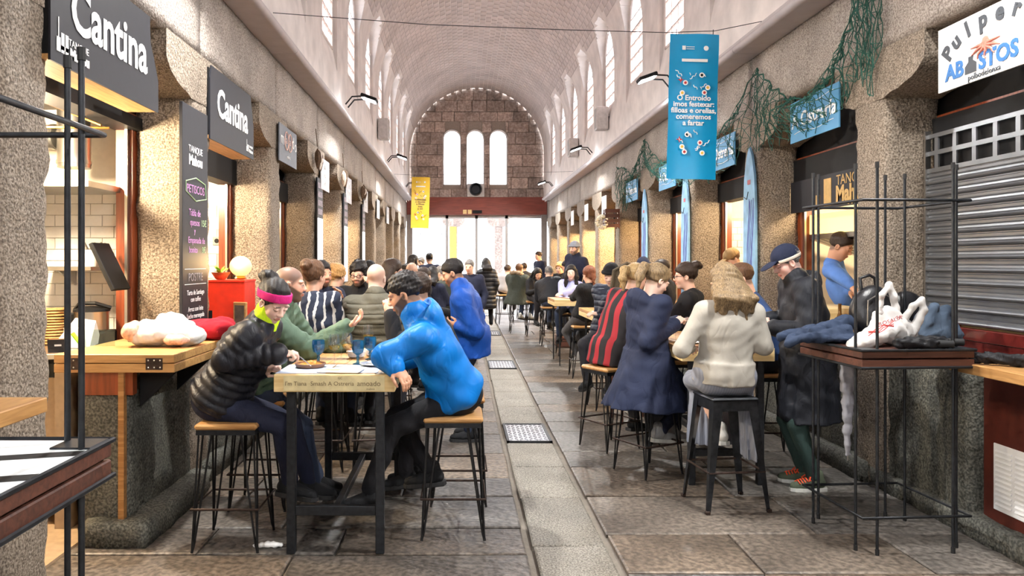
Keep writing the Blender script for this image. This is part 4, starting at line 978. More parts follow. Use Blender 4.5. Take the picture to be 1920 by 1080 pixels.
        if kind in ('long', 'wavy'):
            L = hair[2] if len(hair) > 2 else .3
            g.ell(T(0, -.075, -.03), V3(.085, .06, .12)*s, Rh, .03)
            bk = nb-fw*(.085+.03*(inf > .02))
            wv = 1.35 if kind == 'wavy' else 1.
            for qi, sg in enumerate((-1, -.72, -.45, -.15, .15, .45, .72, 1)):
                jt = (.06 if kind == 'wavy' else .03)*sin(qi*2.7+x*9); cv = sqrt(max(0, 1-sg*sg*.8))
                g.chain([T(sg*.072, -.03-.05*cv, .02), T(sg*.088*wv**.5, -.045-.055*cv, -.085), bk+rt*(sg*.085*wv+.012*sin(qi*3))+up*.06-fw*.02*cv, bk+rt*(sg*.09*wv-.01*sin(qi*5))-up*(L-.22+jt)], [.034, .036, .03, .006], .026)
            if len(hair) > 3:
                for sg in (-1, 1): g.chain([T(sg*.075, .02, .03), T(sg*.085, .03, -.07), nb+rt*sg*.09+fw*.07, nb+rt*sg*.1+fw*.11-up*.16], [.02, .028, .034, .02], .02)
        if kind == 'bun': g.ell(T(0, -.115, .1), V3(.052, .05, .047)*s, Rh, .015); g.ell(T(.02, -.15, .085), V3(.03, .03, .03)*s, Rh, .015)
        if kind == 'pony': g.chain([T(0, -.11, .06), T(0, -.165, .03), T(.01, -.165, -.06), T(.02, -.13, -.16)], [.028*s, .036*s, .036*s, .012], .02)
        if kind == 'braid':
            g.ell(T(0, -.09, -.04), V3(.06, .04, .05)*s, Rh, .03)
            for j in range(9): g.ell(T((-1)**j*.01, -.115+.004*j, -.07-.034*j), V3(.026-.001*j, .022, .024)*s, Rh, .008)
        g.noise = {'curly': (.014, 46, 9), 'crop': (.008, 50, 9)}.get(kind, (.0045, 60, 9))
        if kind in ('bun', 'wavy'): g.noise = (.006, 34, 9)
        V, Q = g.run(hh*1.15); hname = 'hair'; addmesh(hname, fastmesh('hair', V, Q, hm), None, root)
    if extra: extra(root, T, Rh, s, nb, up, fw, rt, hh, wL, wR, pel, sp, R, eL, eR)
    PEOPLE.append(root); return root
def beanie(m, brim=True):
    def ex(root, T, Rh, s, nb, up, fw, rt, hh, *a):
        g = Fld(); g.ell(T(0, -.016, .046), V3(.091, .112, .1)*s, Rh, .01); g.cut(T(0, 0, .028), Rh @ V3(0, .12, -.99)); 
        g.noise = (.002, 60, 2); V, Q = g.run(hh*1.1); o = addmesh('beanie', fastmesh('beanie', V, Q, m), None, root)
        b = MB(); b.tube([T(.09*cos(t*pi/12), -.014+.111*sin(t*pi/12), .045+.014*sin(t*pi/12)) for t in range(24)], .019*s, 8, closed=True); b.obj('cuff', m, o, smooth=60)
    return ex
def cap_(m, band=None):
    def ex(root, T, Rh, s, nb, up, fw, rt, hh, *a):
        g = Fld(); g.ell(T(0, -.015, .043), V3(.089, .11, .096)*s, Rh, .01); g.cut(T(0, 0, .03), Rh @ V3(0, -.1, -.99)); V, Q = g.run(hh*1.05); o = addmesh('cap', fastmesh('cap', V, Q, m), None, root)
        g = Fld(); g.ell(T(0, .125, .04), V3(.075, .075, .009)*s, Rh @ rx(-.18), .01); V, Q = g.run(hh*.9); addmesh('visor', fastmesh('visor', V, Q, m), None, o)
        if band: 
            g = Fld(); g.ell(T(0, -.015, .034), V3(.093, .114, .07)*s, Rh, .01); g.cut(T(0, 0, .04), Rh @ V3(0, -.1, .99)).cut(T(0, 0, .016), Rh @ V3(0, .1, -.99)).cut(T(0, .07, 0), Rh @ V3(0, 1, 0)); V, Q = g.run(hh*.8); addmesh('band', fastmesh('band', V, Q, band), None, o)
    return ex
# ------------------------------------------------------------------ the people
PUF = (.013, .05)
NB_ = cloth('black_puffer', (30, 31, 38), .42, fs=14, fold=.14); NBL = cloth('black_quilted_coat', (30, 31, 38), .5, quilt=.1, fold=.2); AZURE = cloth('azure_shell', (0, 112, 196), .5, bump=.05, fold=.4, fs=7); ROYAL = cloth('royal_shell', (14, 72, 160), .6, sheen=0); GREENP = cloth('sage_jacket', (78, 100, 82), .6, sheen=0)
KHAKI = cloth('khaki_gilet', (92, 89, 78), .7, quilt=.085, fold=.25); KHS = cloth('khaki_sleeve', (84, 76, 66)); STRIPE = stripes('striped_shirt', (34, 42, 62), (206, 204, 200), 15, 0, .28, jag=.06)
NAVYP = cloth('navy_parka', (31, 39, 64), .75, fold=.4, fs=6); CREAM = cloth('cream_knit', (164, 159, 150), .9, bump=.08, bs=300, fold=.3, fs=5); REDST = stripes('red_black_stripes', (28, 24, 28), (150, 34, 44), 9, 0, .42); BLUESW = cloth('blue_sweater', (40, 66, 112)); SHIRTB = cloth('blue_shirt', (88, 128, 200)); LAV = cloth('lavender_shirt', (168, 172, 220)); OLIVE = cloth('olive_parka', (66, 72, 66)); HOODW = cloth('white_hoodie', (206, 200, 200)); PLEAT = stripes('pleated_grey', (138, 142, 154), (126, 130, 143), 60, 0, .5); GREENT = cloth('green_trousers', (48, 66, 62)); FUR = mat('fur', (150, 132, 112), .95, var=.3, scale=60)
NEON = cloth('neon_gaiter', (206, 240, 40)); PINK = cloth('pink_headband', (206, 40, 120)); COATB = cloth('dark_coat', (27, 29, 36), .6, sheen=0)
def J(m, **k): return dict(m=m, **k)
def ex_pink(root, T, Rh, s, nb, up, fw, rt, hh, *a):
    g = Fld(); g.ell(T(0, -.018, .042), V3(.0945, .1185, .11)*s, Rh, .01); n = nrm(Rh @ V3(0, -.34, .94))
    g.cut(T(0, 0, .075), n).cut(T(0, 0, .022), -n); V, Q = g.run(hh); addmesh('headband', fastmesh('headband', V, Q, PINK), None, root, label='pink headband')
    g = Fld(); g.cap(nb+up*.01, T(0, .0, -.085), .088, .076, .02); g.noise = (.006, 40, 1); V, Q = g.run(hh*1.2); addmesh('neck_gaiter', fastmesh('gaiter', V, Q, NEON), None, root, label='neon yellow neck gaiter')
def ex_glasses(root, T, Rh, s, *a):
    o = MB()
    for sg in (-1, 1):
        o.tube([T(sg*.033+.021*cos(t*pi/7), .102, .0+.016*sin(t*pi/7)) for t in range(14)], .0028, 5, closed=True); o.tube([T(sg*.054, .1, .004), T(sg*.08, 0, .005)], .0025, 5)
    o.tube([T(-.012, .104, .003), T(.012, .104, .003)], .0025, 5); o.obj('glasses', BLACKM, root)
def ex_blue(root, T, Rh, s, nb, up, fw, rt, hh, wL, wR, pel, sp, R, eL, eR):
    lm = mat('lime_zip', (150, 220, 60), .5); 
    c = pel+sp*.2; b = MB(); p = lambda a, h: c+R @ V3(-(.178+.016*0)*cos(a), .152*sin(a), h)
    b.tube([p(.35, -.1), p(.36, .02), p(.33, .1)], .006, 6); b.tube([p(.33, .1), p(.5, .085)], .005, 6); b.obj('pocket_zip', lm, root)
    lg = MB(); q = nb-up*.16-rt*.145-fw*.09; lg.box(q, (.03, .03, .02), .008); lg.obj('logo', WHITET, root)
# near left table
person('person in black puffer jacket and pink headband leaning over a dish with a fork', (-1.47, 4.55), -94, J(NB_, inf=.034, quilt=PUF, collar=.015, name='jacket'), head=(513, 566, 4.42), hp=36, hy=-32, fat=1.12, skin=PALE, femme=True, hair=('bun', H_BLACK), hrt=(527, 664, 4.36), er=(425, 672, 4.30), hl=(497, 690, 4.5), el=(455, 695, 4.6), fl=(580, 905, 4.78), fr=(545, 905, 4.6), legs=NAVY, shoes=SHOEB, extra=ex_pink, curl=.75, pinch=True, nr=(.3, .4, -1), nl=(.9, .2, -.4), s=.99)
person('person in bright azure jacket seated facing left with an arm on the table', (-.03, 4.72), 90, J(AZURE, inf=.03, hood=True, collar=.05, wr=.008), head=(757, 552, 4.55), hp=22, hy=-4, skin=TAN, hair=('crop', H_BLACK), beard=(40, 32, 30), hl=(742, 690, 4.3), el=(722, 668, 4.36), hrt=(735, 690, 4.95), fl=(690, 925, 4.55), fr=(808, 885, 4.85), legs=BLK, extra=ex_blue, curl=.5, nl=(0, .3, -1), fat=1.18, girth=1.06)
person('person in sage green jacket gesturing with an open hand over the near table', (-1.42, 5.2), -90, J(GREENP, inf=.03, collar=.04, wr=.01), head=(545, 533, 5.1), hp=6, hy=8, skin=(214, 164, 140), hair=None, scalp=(70, 56, 50), beard=(60, 44, 36), hrt=(655, 610, 5.0), er=(580, 655, 4.98), hl=(640, 650, 5.35), legs=JEAN, fl=(600, 900, 5.5), fr=(590, 905, 5.2), curl=.45, nr=(-.3, -.2, 1), fat=1.1)
person('person in black sleeves mostly hidden behind the azure jacket, hand at chin', (-.06, 5.32), 90, J(BLK, inf=.02), head=(778, 545, 5.3), hair=('short', H_DKBR), hl=(733, 590, 5.2), el=(745, 655, 5.15), fl=(760, 890, 5.4), fr=(770, 880, 5.6), curl=.9)
person('person in navy and white striped shirt seen from behind', (X(607, 6.2), 6.2), -8, J(STRIPE, inf=.012, wr=.009, name='shirt'), head=(590, 518, 6.22), hp=0, hy=-18, femme=True, hair=('bun', H_BR), hrt=(636, 590, 6.45), hl=(590, 640, 6.6), skin=LIGHT, legs=JEAN, girth=1.15)
person('person in khaki quilted gilet seen from behind', (X(708, 6.25), 6.25), -4, J(KHAKI, inf=.03, quilt=(.011, .075), arm=KHS, collar=.03, name='gilet'), head=(706, 522, 6.25), hp=8, hy=-6, skin=(232, 196, 178), hair=None, scalp=(196, 158, 140), legs=CHAR, fat=1.15, girth=1.2)
person('person in dark navy jacket facing right, beside the striped shirt', (X(608, 6.95), 6.95), -148, J(NAVY, inf=.02, collar=.03), head=(604, 514, 6.92), hp=4, hy=12, skin=TAN, hair=('short', H_BLACK), beard=(46, 34, 30), hl=(638, 560, 6.7), curl=.2)
person('person in black top turned away, between the striped shirt and the glasses wearer', (X(634, 8.6), 8.6), -30, J(BLK, inf=.02), head=(633, 518, 8.6), hair=('curly', H_CURLB), femme=True)
person('person in black wearing round glasses, one hand at the ear', (X(668, 7.8), 7.8), 172, J(BLK, inf=.02, collar=.03), head=(672, 514, 7.75), hp=14, skin=LIGHT, hair=('curly', H_BLACK), beard=(46, 36, 32), hl=(692, 532, 7.65), extra=ex_glasses)
person('person in a dark cap beyond the glasses wearer', (X(692, 9.6), 9.6), 20, J(BLK, inf=.02), head=(692, 508, 9.6), hair=('short', H_BLACK), extra=cap_(BLK))
person('person in black just beyond the khaki gilet, turned right', (X(738, 8.2), 8.2), -60, J(BLK, inf=.02), head=(738, 508, 8.2), hair=('long', H_DKBR, .35), femme=True)
person('person in royal blue jacket standing in the aisle looking down', (X(884, 7.15), 7.15), 82, J(ROYAL, inf=.035, hem=(.16, .225, .19, 0), collar=.05, wr=.008), stand=True, head=(848, 512, 7.1), hp=24, hy=2, skin=TAN, hair=('short', H_BLACK), beard=(60, 42, 36), stub=.6, hl=(862, 612, 6.95), el=(893, 620, 6.9), hrt=(850, 612, 7.3), legs=JEAN, s=1.03, fat=1.08, nl=(1, 0, 0))
# far left crowd
person('person in charcoal seated with back turned, just beyond the azure hood', (X(772, 9.6), 9.6), 10, J(CHAR, inf=.02), head=(772, 510, 9.6), hair=None, scalp=(190, 150, 130))
person('person in black turned right, second beyond the azure hood', (X(795, 10.2), 10.2), -70, J(BLK, inf=.02), head=(795, 520, 10.2), hair=('long', H_DKBR, .3), femme=True)
person('person in navy turned away, beside the pale fur hood', (X(813, 12.0), 12.0), -20, J(NAVY, inf=.02), head=(812, 515, 12.0), hair=('long', H_BLACK, .22), femme=True)
person('person in olive parka with pale fur hood beside the royal blue jacket', (X(832, 13.1), 13.1), 70, J(OLIVE, inf=.04, hood=True, fur=FUR), head=(826, 512, 13.1), hair=('short', H_GREY), skin=LIGHT)
person('person in black standing by the left wall, turned right', (X(778, 15.5), 15.5), -60, J(BLK, inf=.025), stand=True, head=(776, 489, 15.5), hair=('long', H_BLACK, .45, 1), femme=True, s=.97)
person('person in grey standing behind those under the yellow banner', (X(790, 18.8), 18.8), 150, J(DKG, inf=.02), stand=True, head=(789, 493, 18.8), hair=('curly', H_GREY), s=.98)
person('person in navy standing with back turned under the yellow banner', (X(806, 17.2), 17.2), 15, J(NAVY, inf=.025), stand=True, head=(805, 485, 17.2), hair=('short', H_BLACK), s=1.03)
person('person in navy facing the camera behind the royal blue shoulder', (X(880, 12.8), 12.8), 165, J(NAVY, inf=.02), head=(880, 500, 12.8), stand=True, hair=('short', H_GREY), s=.98)
person('person in long black quilted coat standing with back turned in the aisle', (X(913, 17.6), 17.6), 8, J(NBL, inf=.035, quilt=(.014, .1), hem=(.45, .23, .2, 0), hood=True), stand=True, head=(911, 494, 17.6), hair=('long', H_BLACK, .3), femme=True, s=.98, legs=BLK)
person('person in white hoodie seated with back turned near the far doors', (X(946, 18.6), 18.6), -25, J(HOODW, inf=.03, hood=True), head=(952, 506, 18.6), hair=('short', H_DKBR))
person('person in long olive parka with brown fur hood seated in the aisle', (X(972, 16.6), 16.6), -35, J(OLIVE, inf=.05, hem=(.22, .36, .3, 0), hood=True, fur=FUR), head=(974, 505, 16.6), hair=('short', H_BR), legs=JEAN, shoes=SHOEW, fat=1.15, girth=1.15)
person('person in charcoal seated just beyond the long olive parka', (X(983, 20), 20), 30, J(CHAR, inf=.02), head=(982, 502, 20), hair=('short', H_DKBR))
person('person in navy standing by the right end of the glass doors', (X(1010, 21.5), 21.5), 120, J(NAVY, inf=.02), stand=True, head=(1009, 480, 21.5), hair=('short', H_DKBR), s=1.04)
person('person in black looking down, seated right of the long olive parka', (X(1003, 16.0), 16.0), -160, J(BLK, inf=.02), head=(1008, 514, 16.0), hair=('long', H_BLACK, .35, 1), femme=True, hp=22)
person('person in black jacket seated with back turned, left of the lavender shirt', (X(1032, 14.4), 14.4), -25, J(COATB, inf=.035), head=(1030, 511, 14.6), hp=20, hair=('short', H_GREY), legs=JEAN, fat=1.15, girth=1.12)
person('person in black facing the camera, just behind the lavender shirt', (X(1049, 17.0), 17.0), 150, J(BLK, inf=.02), head=(1049, 503, 17.0), hair=('curly', H_CURLB), skin=PALE)
person('person in black leaning across behind the lavender shirt', (X(1078, 15.4), 15.4), 70, J(BLK, inf=.025), head=(1062, 500, 15.4), hp=25, hair=('short', H_BLACK))
MB().bx(-.3, .3, -.25, .25, 0, .2, .01).obj('wooden_step', W_DARK, loc=(2.12, 14.3, zf(14.3)), label='wooden step under the grey beanie wearer', cat='step')
person('person standing in grey beanie and dark blue jacket above the crowd', (2.12, 14.3), 130, J(NAVY, inf=.035, collar=.04), stand=True, head=(1077, 466, 14.2), hp=8, skin=LIGHT, hair=('short', H_GREY), beard=(80, 70, 66), extra=beanie(cloth('grey_beanie', (150, 156, 168))), zoff=.2, s=1.02)
# right tables
person('person in lavender shirt facing the camera', (X(1072, 12.6), 13.0), 168, J(LAV, inf=.015, name='shirt'), head=(1071, 511, 12.8), skin=PALE, hair=('long', H_BLACK, .4, 1), femme=True, hp=6, hl=(1050, 552, 12.45), hrt=(1062, 560, 12.5), legs=JEAN)
person('person in black jacket and grey trousers on a stool left of the black beanie', (X(1098, 10.6), 10.75), 22, J(BLK, inf=.025), head=(1104, 516, 10.7), hair=('braid', H_RED), femme=True, legs=DKG, shoes=SHOEG, sole=SOLEW, fl=(1085, 668, 10.9), fr=(1105, 668, 10.8), hl=(1066, 568, 11.4))
person('person in black beanie and navy quilted jacket, hand at mouth', (X(1140, 8.6), 8.6), 150, J(cloth('navy_puffer', (40, 47, 66), .5, quilt=.07, fold=.25), inf=.03, quilt=PUF, hood=True), head=(1146, 516, 8.5), hp=22, skin=PALE, hair=('short', H_BLACK), extra=beanie(BLK), hrt=(1150, 545, 8.3), hl=(1125, 590, 8.5), fat=1.1)
person('person in red and black striped jacket behind the navy parka', (1.36, 6.85), -60, J(REDST, inf=.035, hem=(.12, .22, .2, 0)), head=(1193, 522, 6.9), hair=('pony', H_BLOND), femme=True, hp=20, fl=(1190, 790, 7.1), fr=(1230, 795, 7.0))
person('person in long navy parka seated at the right table', (1.5, 6.02), -62, J(NAVYP, inf=.035, hem=(.34, .34, .34, -.02), hood=True, wr=.009, lap=True), head=(1232, 526, 6.05), hp=32, hy=-8, skin=PALE, hair=('pony', H_DBL), femme=True, hrt=(1263, 607, 5.95), er=(1215, 640, 5.85), hl=(1270, 605, 6.2), legs=NAVY, shoes=SHOEG, sole=SOLEW, fl=(1265, 808, 6.2), fr=(1238, 808, 6.05), curl=.7)
person('person in black top with glasses across the right table, facing left', (X(1290, 7.25), 7.25), 60, J(BLK, inf=.02), head=(1284, 518, 7.25), hp=6, hy=18, hair=('bun', H_DKBR), femme=True, skin=LIGHT, extra=ex_glasses)
person('person in cream sweater and grey pleated skirt seen from behind', (X(1357, 5.22), 5.22), 0, J(CREAM, inf=.01, wr=.006, name='sweater', hem=(.04, .215, .18, 0), lap=False), sit=.79, head=(1357, 530, 5.25), hp=22, hy=10, hair=('wavy', H_DBL, .30), femme=True, skin=LIGHT, legs=PLEAT, legk='skirt', shoes=SHOEW, sole=SOLEW, hl=(1300, 650, 5.6), hrt=(1415, 650, 5.6), el=(1280, 655, 5.15), er=(1432, 650, 5.15), fat=1.2, girth=1.15, fl=(1350, 810, 5.5), fr=(1390, 810, 5.5))
person('person in blue sweater at the right table, facing left', (2.66, 6.45), 78, J(BLUESW, inf=.015, name='sweater'), head=(1388, 522, 6.4), hp=18, skin=LIGHT, hair=('short', H_BR), hl=(1420, 605, 6.1), el=(1448, 600, 6.05), hrt=(1390, 610, 6.6))
person('person in navy cap and long dark coat standing beside the stacked table', (X(1517, 5.62), 5.62), 86, J(COATB, inf=.04, hem=(.42, .24, .22, 0), hood=True, wr=.01, collar=.04), stand=True, head=(1474, 492, 5.6), hp=28, hy=4, skin=(226, 178, 164), hair=('buzz', H_GREY), hl=(1452, 614, 5.45), el=(1515, 622, 5.35), hrt=(1438, 600, 5.75), legs=GREENT, shoes=cloth('green_trainer', (84, 92, 76)), sole=SOLEW, lace=mat('orange_lace', (240, 84, 40), .6), extra=cap_(cloth('navy_cap', (30, 36, 58)), mat('cream_band', (214, 200, 184), .7)), fat=1.12, s=1.0, curl=.7, nl=(.6, .3, -.4))
person('person in blue shirt cooking inside the oyster stall', (3.86, 7.15), -125, J(SHIRTB, inf=.015, name='shirt', sleeve=.75), stand=True, head=(1578, 462, 7.1), hp=30, hy=-10, skin=TAN, hair=('short', H_DKBR), hrt=(1605, 545, 6.6), er=(1572, 515, 6.85), hl=(1600, 550, 6.9), s=1.02, zoff=.05)
person('person in khaki hat bending inside the third right stall', (3.86, 9.3), 100, J(DKG, inf=.02), stand=True, head=(1372, 486, 9.3), hp=30, hair=('short', H_BR), extra=cap_(cloth('khaki_hat', (150, 122, 84))))
person('person in charcoal just beyond the navy parka', (X(1237, 9.3), 9.3), 60, J(CHAR, inf=.02), head=(1238, 506, 9.3), hair=('short', H_DKBR))
person('person in navy beanie beyond the wicker chair', (X(1205, 10.6), 10.6), 160, J(BLK, inf=.02), head=(1206, 500, 10.6), hair=('short', H_BLACK), extra=beanie(NAVY))
# stools under the seated people
for (x, d, t, rr) in ((-1.37, 4.51, 'under the pink headband', 0), (-.05, 4.7, 'under the azure jacket', 0), (-1.38, 5.22, 'under the sage green jacket', 0), (-.02, 5.32, 'hidden beyond the azure jacket', 0), (X(607, 6.2), 6.18, 'under the striped shirt', 0), (X(708, 6.25), 6.2, 'under the khaki gilet', .1), (X(608, 6.95), 7.0, 'under the navy jacket beside the striped shirt', .2), (X(634, 8.6), 8.6, 'under the black top behind the striped shirt', .1), (X(668, 7.8), 7.85, 'under the glasses wearer', 0),
    (1.5, 6.01, 'under the navy parka', .49), (1.35, 6.82, 'under the red and black stripes', .52), (X(1290, 7.25), 7.28, 'at the far end of the right table', 0), (2.68, 6.45, 'under the blue sweater', 0), (X(1140, 8.6), 8.62, 'under the black beanie', .1), (X(1098, 10.6), 10.75, 'left of the black beanie', 0), (X(1032, 14.4), 14.4, 'left of the lavender shirt', 0), (X(972, 16.6), 16.6, 'under the long olive parka', 0), (X(946, 18.6), 18.6, 'under the white hoodie', .2), (X(1072, 12.6), 13.02, 'under the lavender shirt', 0), (X(692, 9.6), 9.6, 'under the dark cap', 0), (X(738, 8.2), 8.2, 'just beyond the khaki gilet', 0), (X(772, 9.6), 9.6, 'just beyond the azure hood', 0), (X(795, 10.2), 10.2, 'second beyond the azure hood', 0), (X(813, 12.0), 12.0, 'beside the pale fur hood', 0), (X(832, 13.1), 13.1, 'under the pale fur hood', 0), (X(983, 20), 20, 'beyond the long olive parka', 0), (X(1003, 16.0), 16.0, 'right of the long olive parka', 0), (X(1049, 17.0), 17.0, 'behind the lavender shirt', 0), (X(1078, 15.4), 15.4, 'under the leaning black jacket behind lavender', 0), (X(1237, 9.3), 9.3, 'just beyond the navy parka', 0), (X(1205, 10.6), 10.6, 'beyond the wicker chair', 0)):
    stool(x, d, 'black wire-legged stool with oak seat '+t, rr)
# pressed metal stool under the cream sweater
def metal_stool(x, d):
    o = empty('metal_stool', (x, d, 0), .12, label='black pressed-metal stool with chipped paint under the cream sweater', cat='stool'); h = .77
    CH = mat('chipped_black', (40, 42, 46), .35, metal=.6, var=.5, scale=22)
    b = MB(); b.box((0, 0, h-.012), (.33, .33, .024), .011); b.obj('seat', CH, o)
    b = MB(); t = .15
    for sg in (-1, 1): b.bx(-t, t, sg*t-.006, sg*t+.006, h-.09, h-.02); b.bx(sg*t-.006, sg*t+.006, -t, t, h-.09, h-.02)
    b.obj('apron', CH, o)
    for sx in (-1, 1):
        for sy in (-1, 1):
            b = MB(); a = [(sx*.155, sy*.155, h-.02), (sx*.155, sy*.085, h-.02), (sx*.085, sy*.155, h-.02)]; c = [(sx*.225, sy*.2, 0), (sx*.225, sy*.18, 0), (sx*.2, sy*.2, 0)]
            b.add(a+c, [(0, 1, 4, 3), (0, 3, 5, 2), (1, 2, 5, 4), (0, 2, 1), (3, 4, 5)]); b.obj('leg', CH, o)
            MB().box((sx*.218, sy*.196, .012), (.03, .03, .024), .004).obj('foot', STEELR, o)
    r = .198; z = .27
    for p, q in (((-r, -r*.9), (r, -r*.9)), ((r, -r*.9), (r, r*.9)), ((r, r*.9), (-r, r*.9)), ((-r, r*.9), (-r, -r*.9))): MB().tube([(p[0], p[1], z), (q[0], q[1], z)], .008, 6).obj('foot_bar', STEELR, o)
metal_stool(X(1361, 5.2), 5.22)
# ------------------------------------------------------------------ steel tables stacked upside down on each other
def steel_table(name_label, cx, cy, z, inv, rzz, hx=.34, top_m=W_DARK, face=None):
    o = empty('steel_table', (cx, cy, z), rzz, label=name_label, cat='table'); sg = -1 if inv else 1; h = 1.135
    zz = lambda a: sg*a
    MB().bx(-hx, hx, -hx, hx, *sorted((zz(h-.05), zz(h-.004))), .004).obj('top_board', top_m, o)
    if face: face(o)
    b = MB(); r = hx+.004; b.tube([(-r, -r, zz(h-.05)), (r, -r, zz(h-.05)), (r, r, zz(h-.05)), (-r, r, zz(h-.05))], .008, 6, closed=True); b.obj('rim', STEEL, o)
    for sx in (-1, 1):
        for sy in (-1, 1):
            for ax in (0, 1):
                x, y = sx*(hx-.03), sy*(hx-.03)
                if ax: x = sx*(hx-.11)
                else: y = sy*(hx-.11)
                g = MB().tube([(x, y, zz(h-.05)), (x, y, zz(.01))], .0085, 10).obj('leg', STEEL, o, smooth=50)
                MB().tube([(x, y, zz(.035)), (x, y, zz(0))], .0115, 8).obj('foot_cap', RUBBER, g)
            MB().box((sx*(hx-.06), sy*(hx-.06), zz(h-.053)), (.11, .11, .006), .002).obj('corner_plate', STEEL, o)
    r = hx-.015; MB().tube([(-r, -r, zz(.22)), (r, -r, zz(.22)), (r, r, zz(.22)), (-r, r, zz(.22))], .0085, 10, closed=True).obj('foot_ring', STEEL, o, smooth=50)
    return o
def marble_face(o):
    wm = mat('white_laminate', (226, 230, 232), .35, var=.04); MB().bx(-.33, .33, -.33, .33, -1.0855, -1.0845).obj('white_sheet', wm, o)
    for i, y in enumerate((-.24, -.02, .17)): 
        b = MB(); b.add([(-.33, y, -1.0835), (-.33, y+.055, -1.0835), (.33, y+.235, -1.0835), (.33, y+.18, -1.0835)], [(0, 1, 2, 3)]) if y < .1 else b.add([(-.33, y, -1.0835), (-.33, y+.055, -1.0835), (.0, y+.145, -1.0835), (.0, y+.09, -1.0835)], [(0, 1, 2, 3)])
        b.obj('black_stripe', BLACKM, o, fix=False)
steel_table('upright tall steel table at the left edge, under the inverted one', -1.335, 1.785, 0, False, 0)
steel_table('inverted steel table with white underside and black stripes, left edge', -1.335, 1.785, 2.27, True, 0, face=marble_face)
steel_table('upright tall steel table on the right, under the inverted one with bags', 2.605, 4.63, 0, False, radians(4))
steel_table('inverted steel table on the right holding bags between its raised legs', 2.605, 4.63, 2.27, True, radians(4))
# ------------------------------------------------------------------ signs on the arcades
def signboard(s, y0, y1, z0, z1, m, label, t=.012, x=.04):
    xx = AL+x if s < 0 else AR-x
    o = empty('shop_sign', (xx, (y0+y1)/2, (z0+z1)/2), label=label, cat='sign'); l, h = (y1-y0)/2, (z1-z0)/2; MB().bx(-t/2, t/2, -l, l, -h, h).obj('board', m, o); return o
def tx(o, s, body, size, u, v, m=WHITET, **k):
    """u along reading direction, v up, from the sign centre"""
    y = u if s < 0 else -u; return text('lettering', body, size, m, (.009 if s < 0 else -.009, y, v), ROT_L if s < 0 else ROT_R, o, **k)
def bottle_mark(o, s, u, v, k, m=WHITET):
    b = MB(); x0, x1 = (.007, .009) if s < 0 else (-.009, -.007)
    def rc(a, c, z0, z1): 
        p, q = sorted((a, c) if s < 0 else (-a, -c)); b.bx(x0, x1, p, q, z0, z1)
    rc(u, u+.05*k, v, v+.1*k); rc(u+.02*k, u+.03*k, v+.1*k, v+.24*k); rc(u+.06*k, u+.1*k, v, v+.14*k); rc(u+.115*k, u+.155*k, v, v+.14*k); rc(u+.06*k, u+.155*k, v+.02*k, v+.05*k)
    b.obj('bottle_mark', m, o)
def cantina(y0, y1, label, small=False):
    o = empty('shop_sign', (AL+.03, (y0+y1)/2, 0), label=label, cat='sign'); l = (y1-y0)/2; z0, z1 = 2.66, 3.24
    pr = [(-l, z0), (l, z0), (l, z0+.2), (l-.05, z0+.3), (l-.12, z0+.42), (l-.13, z1), (-l, z1)] if not small else [(-l, z0), (l, z0), (l, z0+.3), (l-.1, z1), (-l+.03, z1), (-l, z1-.1)]
    MB().prism(pr, 0, -.006, .006).obj('board', BLACK, o); MB().bx(-.2, -.007, -l, l, z0+.004, z0+.03).obj('underside', W_OAKY, o); MB().bx(-.2, -.007, -l, -l+.012, z0+.03, z1-.02).obj('end_cheek', BLACKM, o)
    text('lettering', 'Cantina', .34 if not small else .32, WHITET, (.009, .0 if not small else -.02, 2.97), ROT_L, o, bold=.008, sx=.86, ext=.001)
    if not small: bottle_mark(o, -1, -l+.05, 2.72, .7); text('lettering', 'TANQUE', .05, WHITET, (.009, -l+.26, 2.79), ROT_L, o, ext=.001); text('lettering', 'Mahou', .07, WHITET, (.009, -l+.27, 2.735), ROT_L, o, bold=.004, ext=.001)
    else: bottle_mark(o, -1, l-.24, 2.71, .45); text('lettering', 'TANQUE', .03, WHITET, (.009, l-.1, 2.76), ROT_L, o, ext=.001); text('lettering', 'Mahou', .045, WHITET, (.009, l-.1, 2.72), ROT_L, o, bold=.002, ext=.001)
cantina(3.57, 4.84, 'large black Cantina sign nearest the camera on the left arcade'); cantina(5.84, 7.06, 'smaller-looking black Cantina sign above the red cabinet', True)
o = signboard(-1, 8.02, 8.86, 2.79, 3.2, mat('slate_sign', (92, 98, 108), .5), 'grey sign with two ringed letters, third on the left arcade')
tx(o, -1, 'm', .2, -.29, .05); tx(o, -1, 'a', .13, -.1, .06, m=mat('rose_letter', (226, 190, 180), .6)); tx(o, -1, 'a', .13, .07, .06, m=MATS['rose_letter']); tx(o, -1, 'd', .2, .22, .07); tx(o, -1, 'o', .2, .35, .05); tx(o, -1, 'mabos', .06, 0, -.12)
for u in (-.1, .07): MB().tube([(.009, u+.085*cos(t*pi/10), .05+.1*sin(t*pi/10)) for t in range(20)], .008, 5, closed=True).obj('ring', MATS['rose_letter'], o)
GREYS = mat('pale_grey_sign', (176, 178, 184), .5)
for i, (a, c) in enumerate(((10.4, 11.05), (12.7, 13.3), (15.0, 15.6), (17.3, 17.85), (19.6, 20.2))):
    o = signboard(-1, a, c, 2.72, 3.16, GREYS, 'pale grey hanging sign, %s beyond the ringed-letter sign' % ORD[i]); 
    for q in range(3): tx(o, -1, ('bar', 'mar', 'sal')[q], .1, 0, .12-.12*q, m=WHITET)
DRY = mat('dried_husk', (92, 70, 52), .8, var=.4, scale=30); SHELL = mat('pale_shell', (226, 214, 200), .5)
